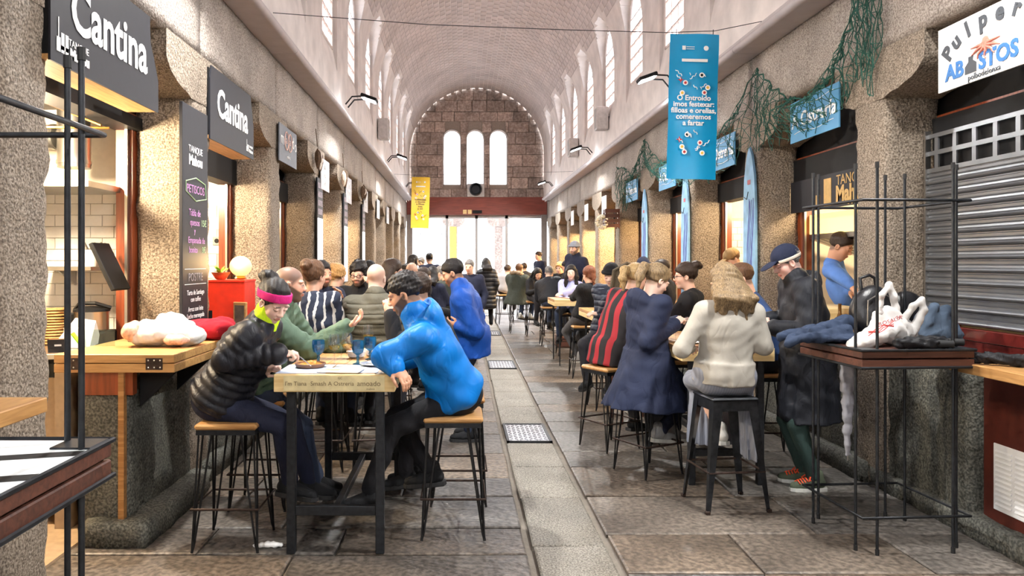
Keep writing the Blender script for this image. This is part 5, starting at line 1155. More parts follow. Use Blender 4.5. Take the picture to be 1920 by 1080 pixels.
for i, y in enumerate((10.05, 12.3, 14.65)):
    o = empty('dried_bunch', (AL+.06, y, 3.25), label='hanging bunch of dried husks and shells, %s along the left arcade' % ORD[i], cat='decoration', group='dried bunches'); rr = random.Random(i)
    MB().tube([(0, -.1, .22), (0, -.02, .06), (0, .0, 0)], .006, 5).obj('cord', DRY, o)
    for q in range(9):
        a = rr.uniform(-.22, .26); MB().lathe([(.001, 0), (.03, -.05), (.035, -.14), (.012, -.24), (.001, -.27)], seg=7, sy=.5).obj('husk' if q % 3 else 'shell', DRY if q % 3 else SHELL, o, loc=(rr.uniform(0, .03), a, -.02-abs(a)*.3), rot=(rr.uniform(-.5, .5)-a*2, 0, 0))
# menu board on the first left pillar
o = empty('menu_board', (AL+.035, 5.49, 1.25), label='tall black chalk menu board on the first left pillar', cat='menu board'); MB().bx(-.012, .012, -.26, .26, 0, 1.57, .003).obj('board', BLACK, o)
PKC = mat('pink_chalk', (206, 150, 206), .8); GRC = mat('green_chalk', (176, 206, 160), .8)
bm_ = [bottle_mark(o, -1, -.11, 1.31, 1.0)]
def mt(body, size, u, v, m=WHITET, **k): text('chalk_writing', body, size, m, (.0135, u, v), ROT_L, o, ext=.0005, **k)
mt('TANQUE', .07, 0, 1.26); mt('Mahou', .1, 0, 1.18, bold=.004)
mt('PETISCOS', .085, 0, .97, PKC); mt('Tabla de', .07, -.02, .8, PKC); mt('quesos', .07, -.02, .73, PKC); mt('15€', .07, .17, .73, GRC); mt('y', .06, -.02, .67, PKC); mt('Empanada de', .065, .02, .6, PKC); mt('bonito', .065, -.05, .53, PKC); mt('8€', .065, .17, .53, GRC)
mt('POSTRE', .085, 0, .33, mat('grey_chalk', (150, 146, 150), .8))
for q, (t_, v) in enumerate((('Tarta de Santiago', .22), ('con toffee', .17), ('Arroz con leite', .1), ('Leche merengada', .05))): mt(t_, .05, 0, v)
MB().tube([(.0135, -.2, .95), (.0135, -.2, 1.02), (.0135, .0, 1.06), (.0135, .2, 1.03), (.0135, .22, .92), (.0135, .0, .89), (.0135, -.2, .95)], .004, 5).obj('chalk_scroll', GRC, o)
for v in (.39, .28): MB().bx(.012, .0135, -.22, .22, v, v+.004).obj('chalk_line', WHITET, o)
# right signs
BLU = mat('ostreria_blue', (74, 140, 184), .5, var=.1, scale=5)
for j in range(4):
    o = signboard(1, 6.06+BAY*j, 6.95+BAY*j, 2.79, 3.16, BLU, 'blue sign with white wave lettering, %s along the right arcade' % ORD[j], x=.06)
    tx(o, 1, 'A Ostrería', .185, 0, .0, bold=.003, rz=0); 
    for v in (-.11, .13): MB().tube([(-.008, -(u*.08-.36), v+.012*sin(u*.9)) for u in range(10)], .003, 4).obj('wave_line', WHITET, o)
o = signboard(1, 3.72, 4.78, 2.77, 3.17, WHITE, 'white octopus restaurant sign above the closed shutter', x=.07)
DKT = mat('charcoal_letter', (58, 62, 68), .6); BLT = mat('blue_letter', (46, 100, 158), .6); OCT = mat('octopus_pink', (196, 116, 100), .6, var=.25, scale=30)
for i, ch in enumerate('Pulpería'):
    a = radians(158-i*(136/7.0)); tx(o, 1, ch, .14, -.05+.41*cos(a), -.045+.19*sin(a), m=DKT, bold=.006, rz=(a-pi/2)*.75)
tx(o, 1, 'AB', .135, -.37, -.1, m=BLT, bold=.005); tx(o, 1, 'STOS', .135, -.155, -.1, m=BLT, bold=.005, align='LEFT'); tx(o, 1, 'polbodelonxa', .05, -.11, -.172, m=DKT, align='CENTER')
b = MB(); b.prism([(y_+.075, z_) for y_, z_ in ((.2, -.145), (.2, -.1), (.17, -.075), (.17, -.045), (.13, -.045), (.13, -.07), (.1, -.09), (.1, -.145))], 0, -.009, -.007); b.obj('church_mark', DKT, o)
oc = empty('octopus_mark', (-.008, .06, .06), parent=o); MB().lathe([(.001, .04), (.022, .034), (.032, .012), (.026, -.016), (.001, -.02)], seg=14, sx=.12).obj('octopus_head', OCT, o, loc=(-.008, .1, .0), smooth=60)
bpy.data.objects.remove(oc)
for i in range(7):
    a = radians(-200+i*36); pts = [(-.009, .1+.02*cos(a)+t*.022*cos(a)+.008*sin(t*1.3+i), -.005+.015*sin(a)+t*.011*sin(a)-.003*t) for t in range(6)]; MB().tube(pts, [.012-.0017*t for t in range(6)], 6).obj('tentacle', OCT, o)
for i, (y, z) in enumerate(((16.1+.0, 2.95), (18.4, 2.95), (20.7, 2.95), (15.0-1.2, 2.95))):
    if i < 3: signboard(1, y-.25, y+.25, 2.72, 3.12, WHITE, 'small white hanging sign, %s beyond the blue signs on the right' % ORD[i], x=.05)
# painted fish-shaped boards on the right pillars
FISH = mat('fish_blue', (128, 172, 206), .6, var=.2, scale=7); FINK = mat('fish_ink', (96, 110, 170), .6); FRED = mat('fish_red', (176, 92, 100), .6)
for j in range(3):
    y = near(2+j)+.17; o = empty('painted_board', (AR-.03, y, .95), label='tall pale blue pointed painted board, %s right pillar from the oyster sign' % ORD[j], cat='board', group='painted fish boards'); hh = 1.98
    pts = [(-.16, 0), (.16, 0), (.17, .7), (.165, 1.35), (.14, 1.65), (.07, 1.88), (.0, hh), (-.07, 1.88), (-.14, 1.65), (-.165, 1.35), (-.17, .7)]; MB().prism(pts, 0, -.012, .012).obj('board', FISH, o)
    for q in range(7): MB().tube([(-.013, -.1+.02*q+.03*sin(t*.8+q), .55+.12*t+.03*cos(q)) for t in range(8)], .005, 4).obj('ink_line', FINK, o)
    MB().box((-.013, .0, 1.6), (.004, .08, .05), .001).obj('eye_mark', FRED, o); MB().tube([(-.013, .14, 1.45), (-.013, .06, 1.42), (-.013, .02, 1.5)], .005, 4).obj('gill_line', BLACKM, o)
    for q in range(5): MB().bx(-.0135, -.012, -.13, .02, .25+.05*q, .275+.05*q).obj('bar_mark', WHITET, o)
# ------------------------------------------------------------------ fishing net on the right lintels
def net():
    ctrl = [(14.7, 3.55, .05, .75), (14.0, 3.45, .12, .75), (13.4, 3.2, .2, .42), (12.9, 3.45, .1, .3), (12.5, 3.74, .02, .4), (12.0, 3.42, .12, .35), (11.3, 3.2, .22, .3), (10.3, 3.12, .24, .35), (9.3, 3.12, .24, .4), (8.4, 3.35, .14, .5), (7.75, 3.7, .02, .75), (7.4, 3.42, .1, .55), (7.0, 3.22, .18, .35), (6.6, 3.14, .22, .32), (6.25, 3.2, .2, .34), (5.95, 3.5, .1, .5), (5.75, 3.86, .03, .7), (5.6, 3.95, .03, .95), (5.45, 3.93, .04, .55)]
    b = MB(); rows = 13; cols = 210; P = {}
    Y = np.array([c[0] for c in ctrl]); T_ = np.linspace(0, len(ctrl)-1, cols)
    for i, t in enumerate(T_):
        k = min(int(t), len(ctrl)-2); f = t-k; f = f*f*(3-2*f); c = [ctrl[k][q]*(1-f)+ctrl[k+1][q]*f for q in range(4)]
        for j in range(rows):
            u = j/(rows-1); P[i, j] = Vector((AR-.05-c[2]*sin(pi*min(1, u*1.2))*.7-.02*sin(i*1.7+j)-.02*abs(sin(j*2.1+i*.3)), c[0]+.03*sin(j*1.9+i*.7), c[1]-u*c[3]*(1+.12*sin(i*.9))+.02*sin(i*2.3+j)))
    for i in range(cols-1):
        for j in range(rows-1):
            if (i+j) % 2 == 0: b.tube([P[i, j], P[i+1, j+1]], .0036, 3, cap=False)
            else: b.tube([P[i+1, j], P[i, j+1]], .0036, 3, cap=False)
    for i in range(cols-1): b.tube([P[i, 0], P[i+1, 0]], .008, 4, cap=False)
    return b.obj('fishing_net', mat('net_green', (34, 84, 72), .8, var=.3) , fix=False, label='dark green fishing net swagged along the right lintels', cat='net')
net()
# lantern crate with flowers
o = empty('wall_crate', (AR-.2, 14.6, 2.35), label='dark wooden crate lantern with a white flower on the right wall', cat='lantern')
for sx in (-.12, .12):
    for sy in (-.12, .12): MB().bx(sx-.015, sx+.015, sy-.015, sy+.015, 0, .38).obj('post', W_DARK, o)
for q in range(4): MB().bx(-.14, .14, -.136, -.126, .02+.095*q, .09+.095*q).obj('slat', W_DARK, o); MB().bx(-.136, -.126, -.12, .12, .02+.095*q, .09+.095*q).obj('slat', W_DARK, o)
fl = MB(); rr = random.Random(5)
for q in range(60): a, e = rr.uniform(0, 6.28), rr.uniform(-1.2, 1.4); fl.box((-.2+.11*cos(a)*cos(e), -.1+.11*sin(a)*cos(e), .12+.13*sin(e)), (.05, .05, .03), .01, Matrix.Rotation(a, 3, 'Z') @ Matrix.Rotation(e, 3, 'Y'))
fl.obj('flower_head', mat('cream_petals', (232, 226, 206), .8), o, kind='stuff')
# ------------------------------------------------------------------ banners on wires
def banner(px0, px1, py0, py1, d, m, label, lines, ink, lx):
    x0, x1, z0, z1 = X(px0, d), X(px1, d), Z(py1, d), Z(py0, d); w, h = (x1-x0)/2, (z1-z0); o = empty('banner', ((x0+x1)/2, d, z0), label=label, cat='banner'); o.rotation_euler = (0, radians(1.4), 0)
    b = MB(); vs = []; n = 12
    for i in range(n+1):
        for j in range(25): vs.append((-w+2*w*i/n, .012*sin(i/n*pi*2+.6)+.006*sin(j*.5), h*j/24))
    b.add(vs, [(i*25+j, (i+1)*25+j, (i+1)*25+j+1, i*25+j+1) for i in range(n) for j in range(24)]); b.obj('sheet', m, o, smooth=60, fix=False)
    k = w/.2438; yb = -.024
    for i, t in enumerate(lines): text('lettering', t, .072*k, ink, (.0, yb, h*.47-.0*i+(.0-.062*k*(i-2))), ROT_F, o, bold=.0018, ext=.0005)
    MB().box((0, yb, h*.815), (w*1.05, .003, .03*k), .012).obj('title_bar', WHITET, o)
    MB().box((-w*.45, yb, h*.9), (w*.14, .003, .04*k)).obj('crest', WHITET, o); MB().lathe([(.001, -.001), (.025*k, 0), (.001, .001)], seg=12).obj('crest', WHITET, o, loc=(w*.45, yb, h*.9), rot=(pi/2, 0, 0))
    for q in range(2): MB().bx(-w*.35, -w*.02, yb-.001, yb, h*(.905-.014*q), h*(.909-.014*q)).obj('crest_line', WHITET, o)
    rr = random.Random(2)
    for base in (.66, .25):
        for (u, v, c) in ((-.36, .0, 'r'), (.3, .055, 'k'), (.55, -.03, 'y'), (.42, -.065, 'r'), (-.48, -.07, 'y')):
            if base < .5: u = -u*.8
            MB().lathe([(.001, -.002), (.026*k, -.001), (.026*k, .001), (.001, .002)], seg=12).obj('confetti_dot', WHITET, o, loc=(u*w, yb, h*(base+v)), rot=(pi/2, 0, 0))
            MB().lathe([(.001, -.003), (.014*k, -.0025), (.014*k, .001), (.001, .002)], seg=10).obj('confetti_dot', {'r': mat('confetti_red', (190, 52, 56), .6), 'k': BLACKM, 'y': mat('confetti_yellow', (238, 190, 70), .6)}[c], o, loc=(u*w, yb-.001, h*(base+v)), rot=(pi/2, 0, 0))
        for q in range(8):
            u, v = rr.uniform(-.6, .45), rr.uniform(-.08, .07); L = rr.choice((3, 6, 9)); a = rr.choice((-.7, .7, 2.4)); p = []
            for t in range(L): p.append((u*w+(t*.011*cos(a)+.006*(t % 4 in (1, 2))*sin(a))*k, yb, h*(base+v)+(t*.011*sin(a)-.012*(t % 4 in (1, 2))*cos(a))*k))
            MB().tube(p, .0042*k, 5).obj('confetti_squiggle', WHITET if lx else ink, o)
        p = [(-.1*w*k, h*(base-.02))]
        st = [((.034 if i % 2 == 0 else .012)*k*cos(i*pi/4), (.034 if i % 2 == 0 else .012)*k*sin(i*pi/4)) for i in range(8)]; MB().prism(st, 1, -.001, .001).obj('confetti_star', mat('confetti_red', (190, 52, 56)), o, loc=(-.55*w, yb, h*(base+.02)))
    for sx in (-.75, .75): MB().tube([(sx*w, 0, h-.01), (sx*w, 0, h+.05)], .004, 5).obj('clip', BLACKM, o)
    return o, (x0+x1)/2, z1
BBLUE = mat('banner_blue', (0, 150, 206), .35, var=.05, scale=3); BYEL = mat('banner_yellow', (236, 196, 52), .45, var=.04); INKW = WHITET
banner(1250, 1342, 64, 336, 7.5, BBLUE, 'long blue carnival banner hanging above the right tables', ['O Entroido', 'imos festexar:', 'filloas e orellas,', 'comeremos', 'a fartar'], WHITET, True)
banner(770, 804, 332, 428, 20.2, BYEL, 'small yellow carnival banner hanging near the left end', ['Coñecidas', 'e choclas', 'e filloas', 'mes', 'a mil'], mat('banner_ink', (96, 80, 50), .6), False)
def wire(pts, r, label): MB().tube(pts, r, 5).obj('wire', STEEL, label=label, cat='wire')
wire([(XC-R_V+.004, 7.5, Z(24, 7.5))]+[(X(p, 7.5), 7.5, Z(q, 7.5)) for p, q in ((800, 46), (1060, 56), (1250, 61), (1340, 58))]+[(XC+R_V-.004, 7.5, Z(40, 7.5))], .004, 'thin wire across the hall carrying the blue banner')
wire([(XC-R_V+.004, 20.2, Z(330, 20.2)+.05)]+[(X(787, 20.2), 20.2, Z(330, 20.2)+.02), (XC+R_V-.004, 20.2, Z(325, 20.2)+.05)], .004, 'thin wire across the hall carrying the yellow banner')
# ------------------------------------------------------------------ boxes and heater on the upper walls
for i, (s, y, z) in enumerate(((1, 15.4, 4.45), (1, 19.3, 4.45), (-1, 16.9, 4.5))):
    x = XC+s*(R_V-.14); o = empty('wall_box', (x, y, z), label='pale grey box on the %s upper wall, %s' % (('right' if s > 0 else 'left'), ('near the floodlight', 'farther along', 'before the yellow banner')[i]), cat='box')
    MB().box((0, 0, .2), (.24, .3, .46), .012).obj('case', mat('box_grey', (206, 202, 200), .5), o); MB().box((-s*.122, 0, .2), (.006, .24, .4)).obj('grille', mat('grille_grey', (170, 166, 164), .7), o); MB().bx(min(s*.1, s*.2), max(s*.1, s*.2), -.03, .03, .15, .25).obj('bracket', STEEL, o)
o = empty('heater_unit', (X(892, 27), 27.1, Z(369, 27)), label='grey blower unit with round black nozzle above the doors', cat='heater'); MB().box((0, .1, .24), (.62, .4, .48), .02).obj('case', mat('box_grey', (206, 202, 200)), o)
MB().lathe([(.2, 0), (.23, .02), (.23, .2), (.19, .22), (.15, .1), (.001, .1)], seg=20).obj('nozzle', STEEL, o, loc=(0, -.1, .26), rot=(pi/2, 0, 0), smooth=40)
# ------------------------------------------------------------------ left stall: hinged counter and kitchen
o = empty('hinged_counter', (0, 0, 0), label='folded hinged oak counter board at the first left stall', cat='counter')
cx0, cx1, cy0, cy1 = -2.43, -1.71, 4.45, 5.42
for z0 in (1.032, 1.089): MB().bx(cx0, cx1, cy0, cy1, z0, z0+.053, .004).obj('leaf', W_OAK, o)
for hx in (-2.31, -1.83):
    h_ = MB().bx(hx-.05, hx+.05, cy0-.004, cy0, 1.05, 1.12).obj('hinge', STEELR, o)
    for p, q in ((-.035, 1.064), (0, 1.064), (.035, 1.064), (-.035, 1.106), (0, 1.106), (.035, 1.106)): MB().lathe([(.005, 0), (.001, .002)], seg=6).obj('screw', INOX, h_, loc=(hx+p, cy0-.004, q), rot=(pi/2, 0, 0))
b = MB().bx(-2.3, -1.98, 4.5, 4.56, .89, 1.03).obj('apron', W_RED, o); MB().bx(-2.06, -2.025, 4.48, 4.52, .0, 1.03).obj('post', W_OAK, o)
b = MB(); b.prism([(-1.98, 1.03), (-1.74, 1.03), (-1.98, .8)], 1, 4.6, 4.63); b.obj('bracket', BLACKM, o); MB().prism([(-1.98, 1.03), (-1.74, 1.03), (-1.98, .8)], 1, 5.2, 5.23).obj('bracket', BLACKM, o)
stub = rough_block(.32, 1.08, .9, (6, 14, 12), .008, 91, 'low_wall', G_LOW, .025); addmesh('low_wall', stub, None, wall_left, (-2.17, 5.06, 0))
addmesh('plinth', rough_block(.4, 1.2, .15, (5, 12, 2), .01, 92, 'plinth', G_LOW, .03), None, wall_left, (-2.06, 5.0, 0))
MB().bx(-2.3, -1.69, .6, 3.05, 1.08, 1.14, .004).obj('stall_counter', W_OAKY, wall_left); addmesh('low_wall', rough_block(.3, 2.2, 1.07, (5, 20, 12), .01, 93, 'low_wall', G_LOW, .02), None, wall_left, (-2.1, 2.0, 0))
def tile_wall(wl, x0, x1, y, z0, z1, tw, th, name):
    me = MB().box((0, 0, 0), (tw-.004, .012, th-.004), .002).mesh('tile'); me.materials.append(WTILE); core = MB().bx(x0, x1, y, y+.03, z0, z1).obj(name, mat('grout', (190, 184, 172), .9), wl); r = 0; z = z0
    while z+th <= z1+.001:
        x = x0+(tw/2 if r % 2 else 0)
        while x+tw <= x1+.001: addmesh('tile', me, None, core, (x+tw/2, y-.003, z+th/2)); x += tw
        z += th; r += 1
tile_wall(wall_left, -3.95, -2.42, near(1)+.1, 1.1, 2.3, .178, .086, 'tiled_partition'); tile_wall(wall_left, -3.1, -2.42, near(2)+.1, 1.0, 2.3, .2, .13, 'tiled_partition'); tile_wall(wall_right, 3.55, 4.5, near(3)+.1, 1.0, 2.3, .12, .09, 'tiled_partition'); tile_wall(wall_right, 3.55, 4.2, near(4)+.1, 1.0, 2.2, .14, .1, 'tiled_partition')
KD = 5.2
o = empty('kitchen_counter', (0, 0, 0), label='stainless kitchen worktop inside the first left stall', cat='counter')
MB().bx(-4.1, -2.46, 4.72, 5.62, 1.075, 1.11, .004).obj('worktop', INOX, o); MB().bx(-4.1, -2.46, 4.78, 5.62, .1, .95).obj('cabinet', mat('cabinet_tan', (150, 128, 104), .6), o); MB().bx(-4.1, -2.46, 4.80, 5.6, .95, 1.075).obj('gap_shade', BLACKM, o); MB().bx(-2.56, -2.46, 4.70, 4.80, 0, 1.07).obj('leg', mat('cabinet_tan', (150, 128, 104)), o)  # black block fills the gap under the worktop, its shade put into the colour
PLW = wood('plate_wood', (170, 124, 70), (206, 162, 104), 9, .6)
pm = MB().lathe([(.001, 0), (.085, 0), (.1, .01), (.098, .018), (.08, .014), (.001, .012)], seg=20).mesh('wooden_plate', 40); pm.materials.append(PLW)
for i in range(13): addmesh('wooden_plate', pm, None, None, (X(99, 5.3)+.006*sin(i*2.1), 5.3, 1.112+.0195*i), (0, .02*sin(i), 0), label='round wooden plate, %s in the tall kitchen stack' % (('bottom one' if i == 0 else 'top one' if i == 12 else ('%s from the bottom' % (['first', 'second', 'third', 'fourth', 'fifth', 'sixth', 'seventh', 'eighth', 'ninth', 'tenth', 'eleventh', 'twelfth'][i])))), cat='plate', group='stack of wooden plates')
o = empty('pressure_cooker', (X(172, 5.35), 5.35, 1.2), label='steel pressure cooker with black lid in the left kitchen', cat='pot'); MB().lathe([(.1, 0), (.115, .01), (.115, .13), (.12, .14)], seg=24).obj('pot', INOX, o, smooth=40); MB().lathe([(.122, .14), (.12, .155), (.06, .175), (.001, .178)], seg=24).obj('lid', BLACKM, o, smooth=40); MB().tube([(-.12, 0, .15), (-.06, -.05, .2), (.05, -.05, .2), (.14, 0, .165)], .014, 6).obj('handle', BLACKM, o); MB().bx(-.16, -.11, -.03, .03, .02, .13, .01).obj('side_handle', BLACKM, o)
MB().bx(X(140, 5.35), X(205, 5.35), 5.2, 5.5, 1.11, 1.2, .01).obj('black_appliance', BLACKM, label='black appliance under the pressure cooker', cat='appliance')
o = empty('paper_stand', (X(143, 5.1), 5.05, 1.11), label='white paper packet and folded cloth on the kitchen worktop', cat='paper'); MB().bx(-.05, .05, -.02, .02, 0, .14, .004).obj('packet', WHITE, o); b = MB(); b.add([(-.16, .03, 0), (.1, .03, 0), (.12, .08, .18), (-.02, .08, .2), (-.16, .2, .02), (.1, .2, .02)], [(0, 1, 2, 3), (0, 3, 4), (1, 5, 2), (2, 5, 4, 3)]); b.obj('cloth', WHITE, o)
o = empty('wall_shelf', (0, 0, 0), label='stainless wall shelf with triangular bracket in the left kitchen', cat='shelf'); MB().bx(X(78, 5.45), X(190, 5.45), 5.3, 5.6, 1.63, 1.66, .003).obj('board', INOX, o); MB().prism([(5.6, 1.63), (5.35, 1.63), (5.6, 1.52)], 0, X(120, 5.45), X(124, 5.45)).obj('bracket', INOX, o)
o = empty('utensil_bowl', (X(170, 5.4), 5.42, 1.66), label='pale bowl of spoons on the kitchen shelf', cat='bowl'); MB().lathe([(.05, 0), (.08, .1), (.085, .12), (.075, .1), (.001, .02)], seg=18).obj('bowl', WHITE, o, smooth=40)
for i in range(6): MB().tube([(.05*cos(i), .05*sin(i), .08), (.1*cos(i*1.3), .06*sin(i), .17)], [.004, .012], 6).obj('spoon', INOX, o)
MB().box((X(200, 5.2), 5.25, 1.66), (.03, .25, .36), .004, Matrix.Rotation(-.45, 3, 'Y')).obj('black_chute', BLACKM, label='slanted black chute board above the kitchen worktop', cat='board')
o = empty('extractor_hood', (0, 0, 0), label='stainless extractor hood in the left kitchen', cat='hood'); MB().prism([(-4.1, 2.0), (-3.45, 2.0), (-3.1, 2.18), (-3.1, 2.24), (-4.1, 2.24)], 1, 4.7, 5.55).obj('canopy', INOX, o); MB().bx(-3.15, -2.5, 5.0, 5.62, 2.2, 2.24).obj('top_shelf', INOX, o)
def duct(a, c, r, label):
    o = empty('steel_duct', a, label=label, cat='duct'); A, B_ = Vector((0, 0, 0)), Vector(c)-Vector(a); MB().tube([A, B_], r, 24).obj('pipe', INOX, o, smooth=40)
    for t in (.08, .5, .92): p = A+(B_-A)*t; n = (B_-A).normalized()*.012; MB().tube([p-n, p+n], r+.006, 24).obj('collar', INOX, o, smooth=40)
duct((X(139, 5.3), 5.3, 2.36), (X(139, 5.3), 5.3, 2.84), .11, 'vertical polished flue pipe in the left kitchen'); duct((X(25, 5.3), 5.32, 2.58), (X(108, 5.3), 5.3, 2.58), .085, 'horizontal polished flue pipe in the left kitchen')
COP = mat('copper', (196, 140, 70), .3, metal=.9)
for i, (a, c) in enumerate((((20, 190, 5.0), (175, 192, 5.0)), ((20, 165, 5.2), (190, 235, 4.9)), ((20, 237, 4.8), (205, 240, 4.8)))): MB().tube([W(*a), W(*c)], .008, 6).obj('copper_pipe', COP, label='thin copper pipe under the kitchen ceiling, %s' % ('upper', 'slanting', 'lower')[i], cat='pipe')
MB().tube([W(76, 372, 5.3), W(68, 450, 5.35), W(55, 510, 5.35), W(40, 550, 5.35)], .008, 6).obj('black_cable', BLACKM, label='black cable hanging against the white kitchen tiles', cat='cable')
GRN = mat('lime_plastic', (150, 220, 40), .45)
for i, (px, py, t) in enumerate(((150, 628, 'beside the paper packet'), (60, 655, 'behind the price card'))):
    o = empty('kitchen_knife', W(px, py, 4.95), label='knife with lime green handle '+t, cat='knife'); o.location.z = 1.13; MB().tube([(-.05, 0, .09), (.02, 0, .0)], .014, 8).obj('handle', GRN, o); MB().tube([(.02, 0, 0), (.1, -.03, -.012)], .006, 6).obj('blade', INOX, o)
o = empty('price_card', (X(86, 4.62), 4.76, 1.112), .3, label='black tent card beside the kitchen worktop edge', cat='card'); MB().box((0, 0, .045), (.12, .003, .09), 0, Matrix.Rotation(.3, 3, 'X')).obj('front', BLACK, o); MB().box((0, .03, .045), (.12, .003, .09), 0, Matrix.Rotation(-.3, 3, 'X')).obj('back', W_OAK, o); MB().box((0, -.006, .05), (.04, .002, .012), 0, Matrix.Rotation(.3, 3, 'X')).obj('print', WHITET, o)
MB().bx(X(150, 4.9), X(215, 4.9), 4.9, 4.904, 1.112, 1.25).obj('glass_guard', GLASSV, label='clear glass guard on the kitchen worktop', cat='screen')
# bags on the hinged counter
def blob(name, m, loc, prims, h, noise, parent=None, **k):
    f = Fld()
    for p in prims: f.cap(*p) if isinstance(p[2], (int, float)) else f.ell(*p)
    f.noise = noise; V, Q = f.run(h); return addmesh(name, fastmesh(name, V, Q, m), None, parent, loc, **k)
PLAST = mat('white_plastic', (206, 204, 202), .35, var=.05, bump=.6, bscale=16); RINK = mat('red_print', (206, 60, 56), .5)
o = empty('plastic_bag', (X(312, 4.9), 4.9, 1.142), label='crumpled white plastic bag on the folded oak counter', cat='bag')
blob('bag', PLAST, (0, 0, 0), [((-.08, 0, .085), (.19, .14, .085), None, .05), ((.12, .02, .07), (.13, .13, .07), None, .05), ((.03, .03, .15), (.1, .09, .07), None, .05)], .011, (.014, 26, 4), o); blob('printed_patch', mat('orange_print', (214, 172, 150), .5, var=.4, scale=40), (0, 0, 0), [((-.19, -.05, .1), (.07, .1, .065), None, .03), ((.1, -.1, .05), (.09, .05, .04), None, .03)], .011, (.009, 30, 2), o)
blob('red_bag', cloth('red_fabric', (168, 26, 44)), (X(382, 5.25), 5.3, 1.145), [((0, 0, .07), (.2, .12, .07), None, .05), ((.1, 0, .09), (.1, .1, .06), None, .05)], .012, (.012, 24, 3), label='red fabric bag beside the crumpled plastic bag', cat='bag')
# second left stall: cabinet, plant, globe
o = empty('red_cabinet', (X(430, 6.15), 6.15, 1.062), label='small red wooden cabinet on the second left counter', cat='cabinet'); RP = mat('red_paint', (222, 50, 24), .4, var=.08); MB().bx(-.16, .16, -.12, .2, 0, .47, .006).obj('body', RP, o); MB().bx(-.13, -.1, -.124, -.12, .12, .24).obj('finger_hole_shade', BLACKM, o); MB().bx(-.162, .162, -.125, .205, .47, .485).obj('lid', RP, o)  # black plate stands for the finger hole, its shade put into the colour
o = empty('potted_plant', (X(414, 6.1), 6.1, 1.549), label='small leafy plant in a terracotta bowl on the red cabinet', cat='plant'); MB().lathe([(.03, 0), (.045, .01), (.07, .05), (.075, .06), (.001, .055)], seg=18).obj('bowl', mat('terracotta', (170, 84, 44), .6), o, smooth=40)
LEAF = mat('leaf', (124, 172, 44), .5, var=.25); rr = random.Random(8)
for i in range(12):
    a = rr.uniform(0, 6.28); L = rr.uniform(.06, .11); e = rr.uniform(.3, 1.1); b = MB(); d1 = Vector((cos(a)*cos(e), sin(a)*cos(e), sin(e))); sd = d1.cross(Vector((0, 0, 1))).normalized(); b.add([Vector((0, 0, .05)), d1*L*.5+sd*.022+Vector((0, 0, .06)), d1*L+Vector((0, 0, .05)), d1*L*.5-sd*.022+Vector((0, 0, .06)), d1*L*.5+Vector((0, 0, .052))], [(0, 1, 4), (1, 2, 4), (2, 3, 4), (3, 0, 4)]); b.obj('leaf', LEAF, o)
o = empty('globe_lamp', (X(450, 6.2), 6.22, 1.549), label='glowing amber glass globe lamp on the red cabinet', cat='lamp'); MB().lathe([(.03, 0), (.05, .01), (.03, .03)], seg=16).obj('lamp_base', mat('brass', (190, 140, 60), .3, metal=.8), o); MB().lathe([(.03, .03)]+[(.09*sin(t*pi/12), .11-.085*cos(t*pi/12)) for t in range(2, 13)], seg=20).obj('globe', emission('amber_globe', (255, 206, 128), 1.15), o, smooth=60); l = bpy.data.lights.new('globe_light', 'POINT'); l.energy = 6; l.color = (1, .7, .35); l.shadow_soft_size = .1; q = bpy.data.objects.new('globe_light', l); COL.objects.link(q); q.parent = o; q.location = (0, -.15, .15)
o = empty('picture_frame', (X(452, 6.0), 5.98, 1.062), -.5, label='small oak picture frame leaning on the red cabinet', cat='frame'); MB().box((0, 0, .16), (.14, .02, .3), .004).obj('frame', W_OAK, o); MB().box((0, -.011, .16), (.1, .004, .25)).obj('picture', mat('picture_dark', (86, 78, 70), .6, var=.5, scale=14), o)
o = empty('wall_socket', (X(399, 7.8), near(2)+.09, Z(452, 8)), label='grey wall socket on the tiles of the second left stall', cat='socket'); MB().bx(-.045, .045, -.012, 0, -.045, .045, .004).obj('plate', mat('socket_grey', (150, 146, 140), .5), o); MB().lathe([(.025, 0), (.02, -.004), (.001, -.004)], seg=14).obj('insert', BLACKM, o, loc=(0, -.012, 0), rot=(-pi/2, 0, 0))
# glowing panels added on the farther left pillars for bright shop glass
LITP = emission('shop_glow', (246, 248, 255), 1.6)
for i, k in enumerate((3, 4, 5)):
    o = empty('shop_glow_panel', (AL+.03, near(k)+.21, 1.35), label='slim lit menu panel on the left arcade, %s pillar past the slate sign' % ORD[i], cat='panel', group='lit menu panels'); MB().bx(-.012, .01, -.2, .2, 0, 1.5).obj('frame', BLACK, o); MB().bx(.0101, .012, -.18, .18, .02, .95).obj('glow_face', LITP, o)
    for q in range(4): MB().bx(.0101, .013, -.16, .16, 1.0+.12*q, 1.08+.12*q).obj('mottled_bar', mat('panel_mottle', (120, 110, 120), .6, var=.5, scale=20), o)
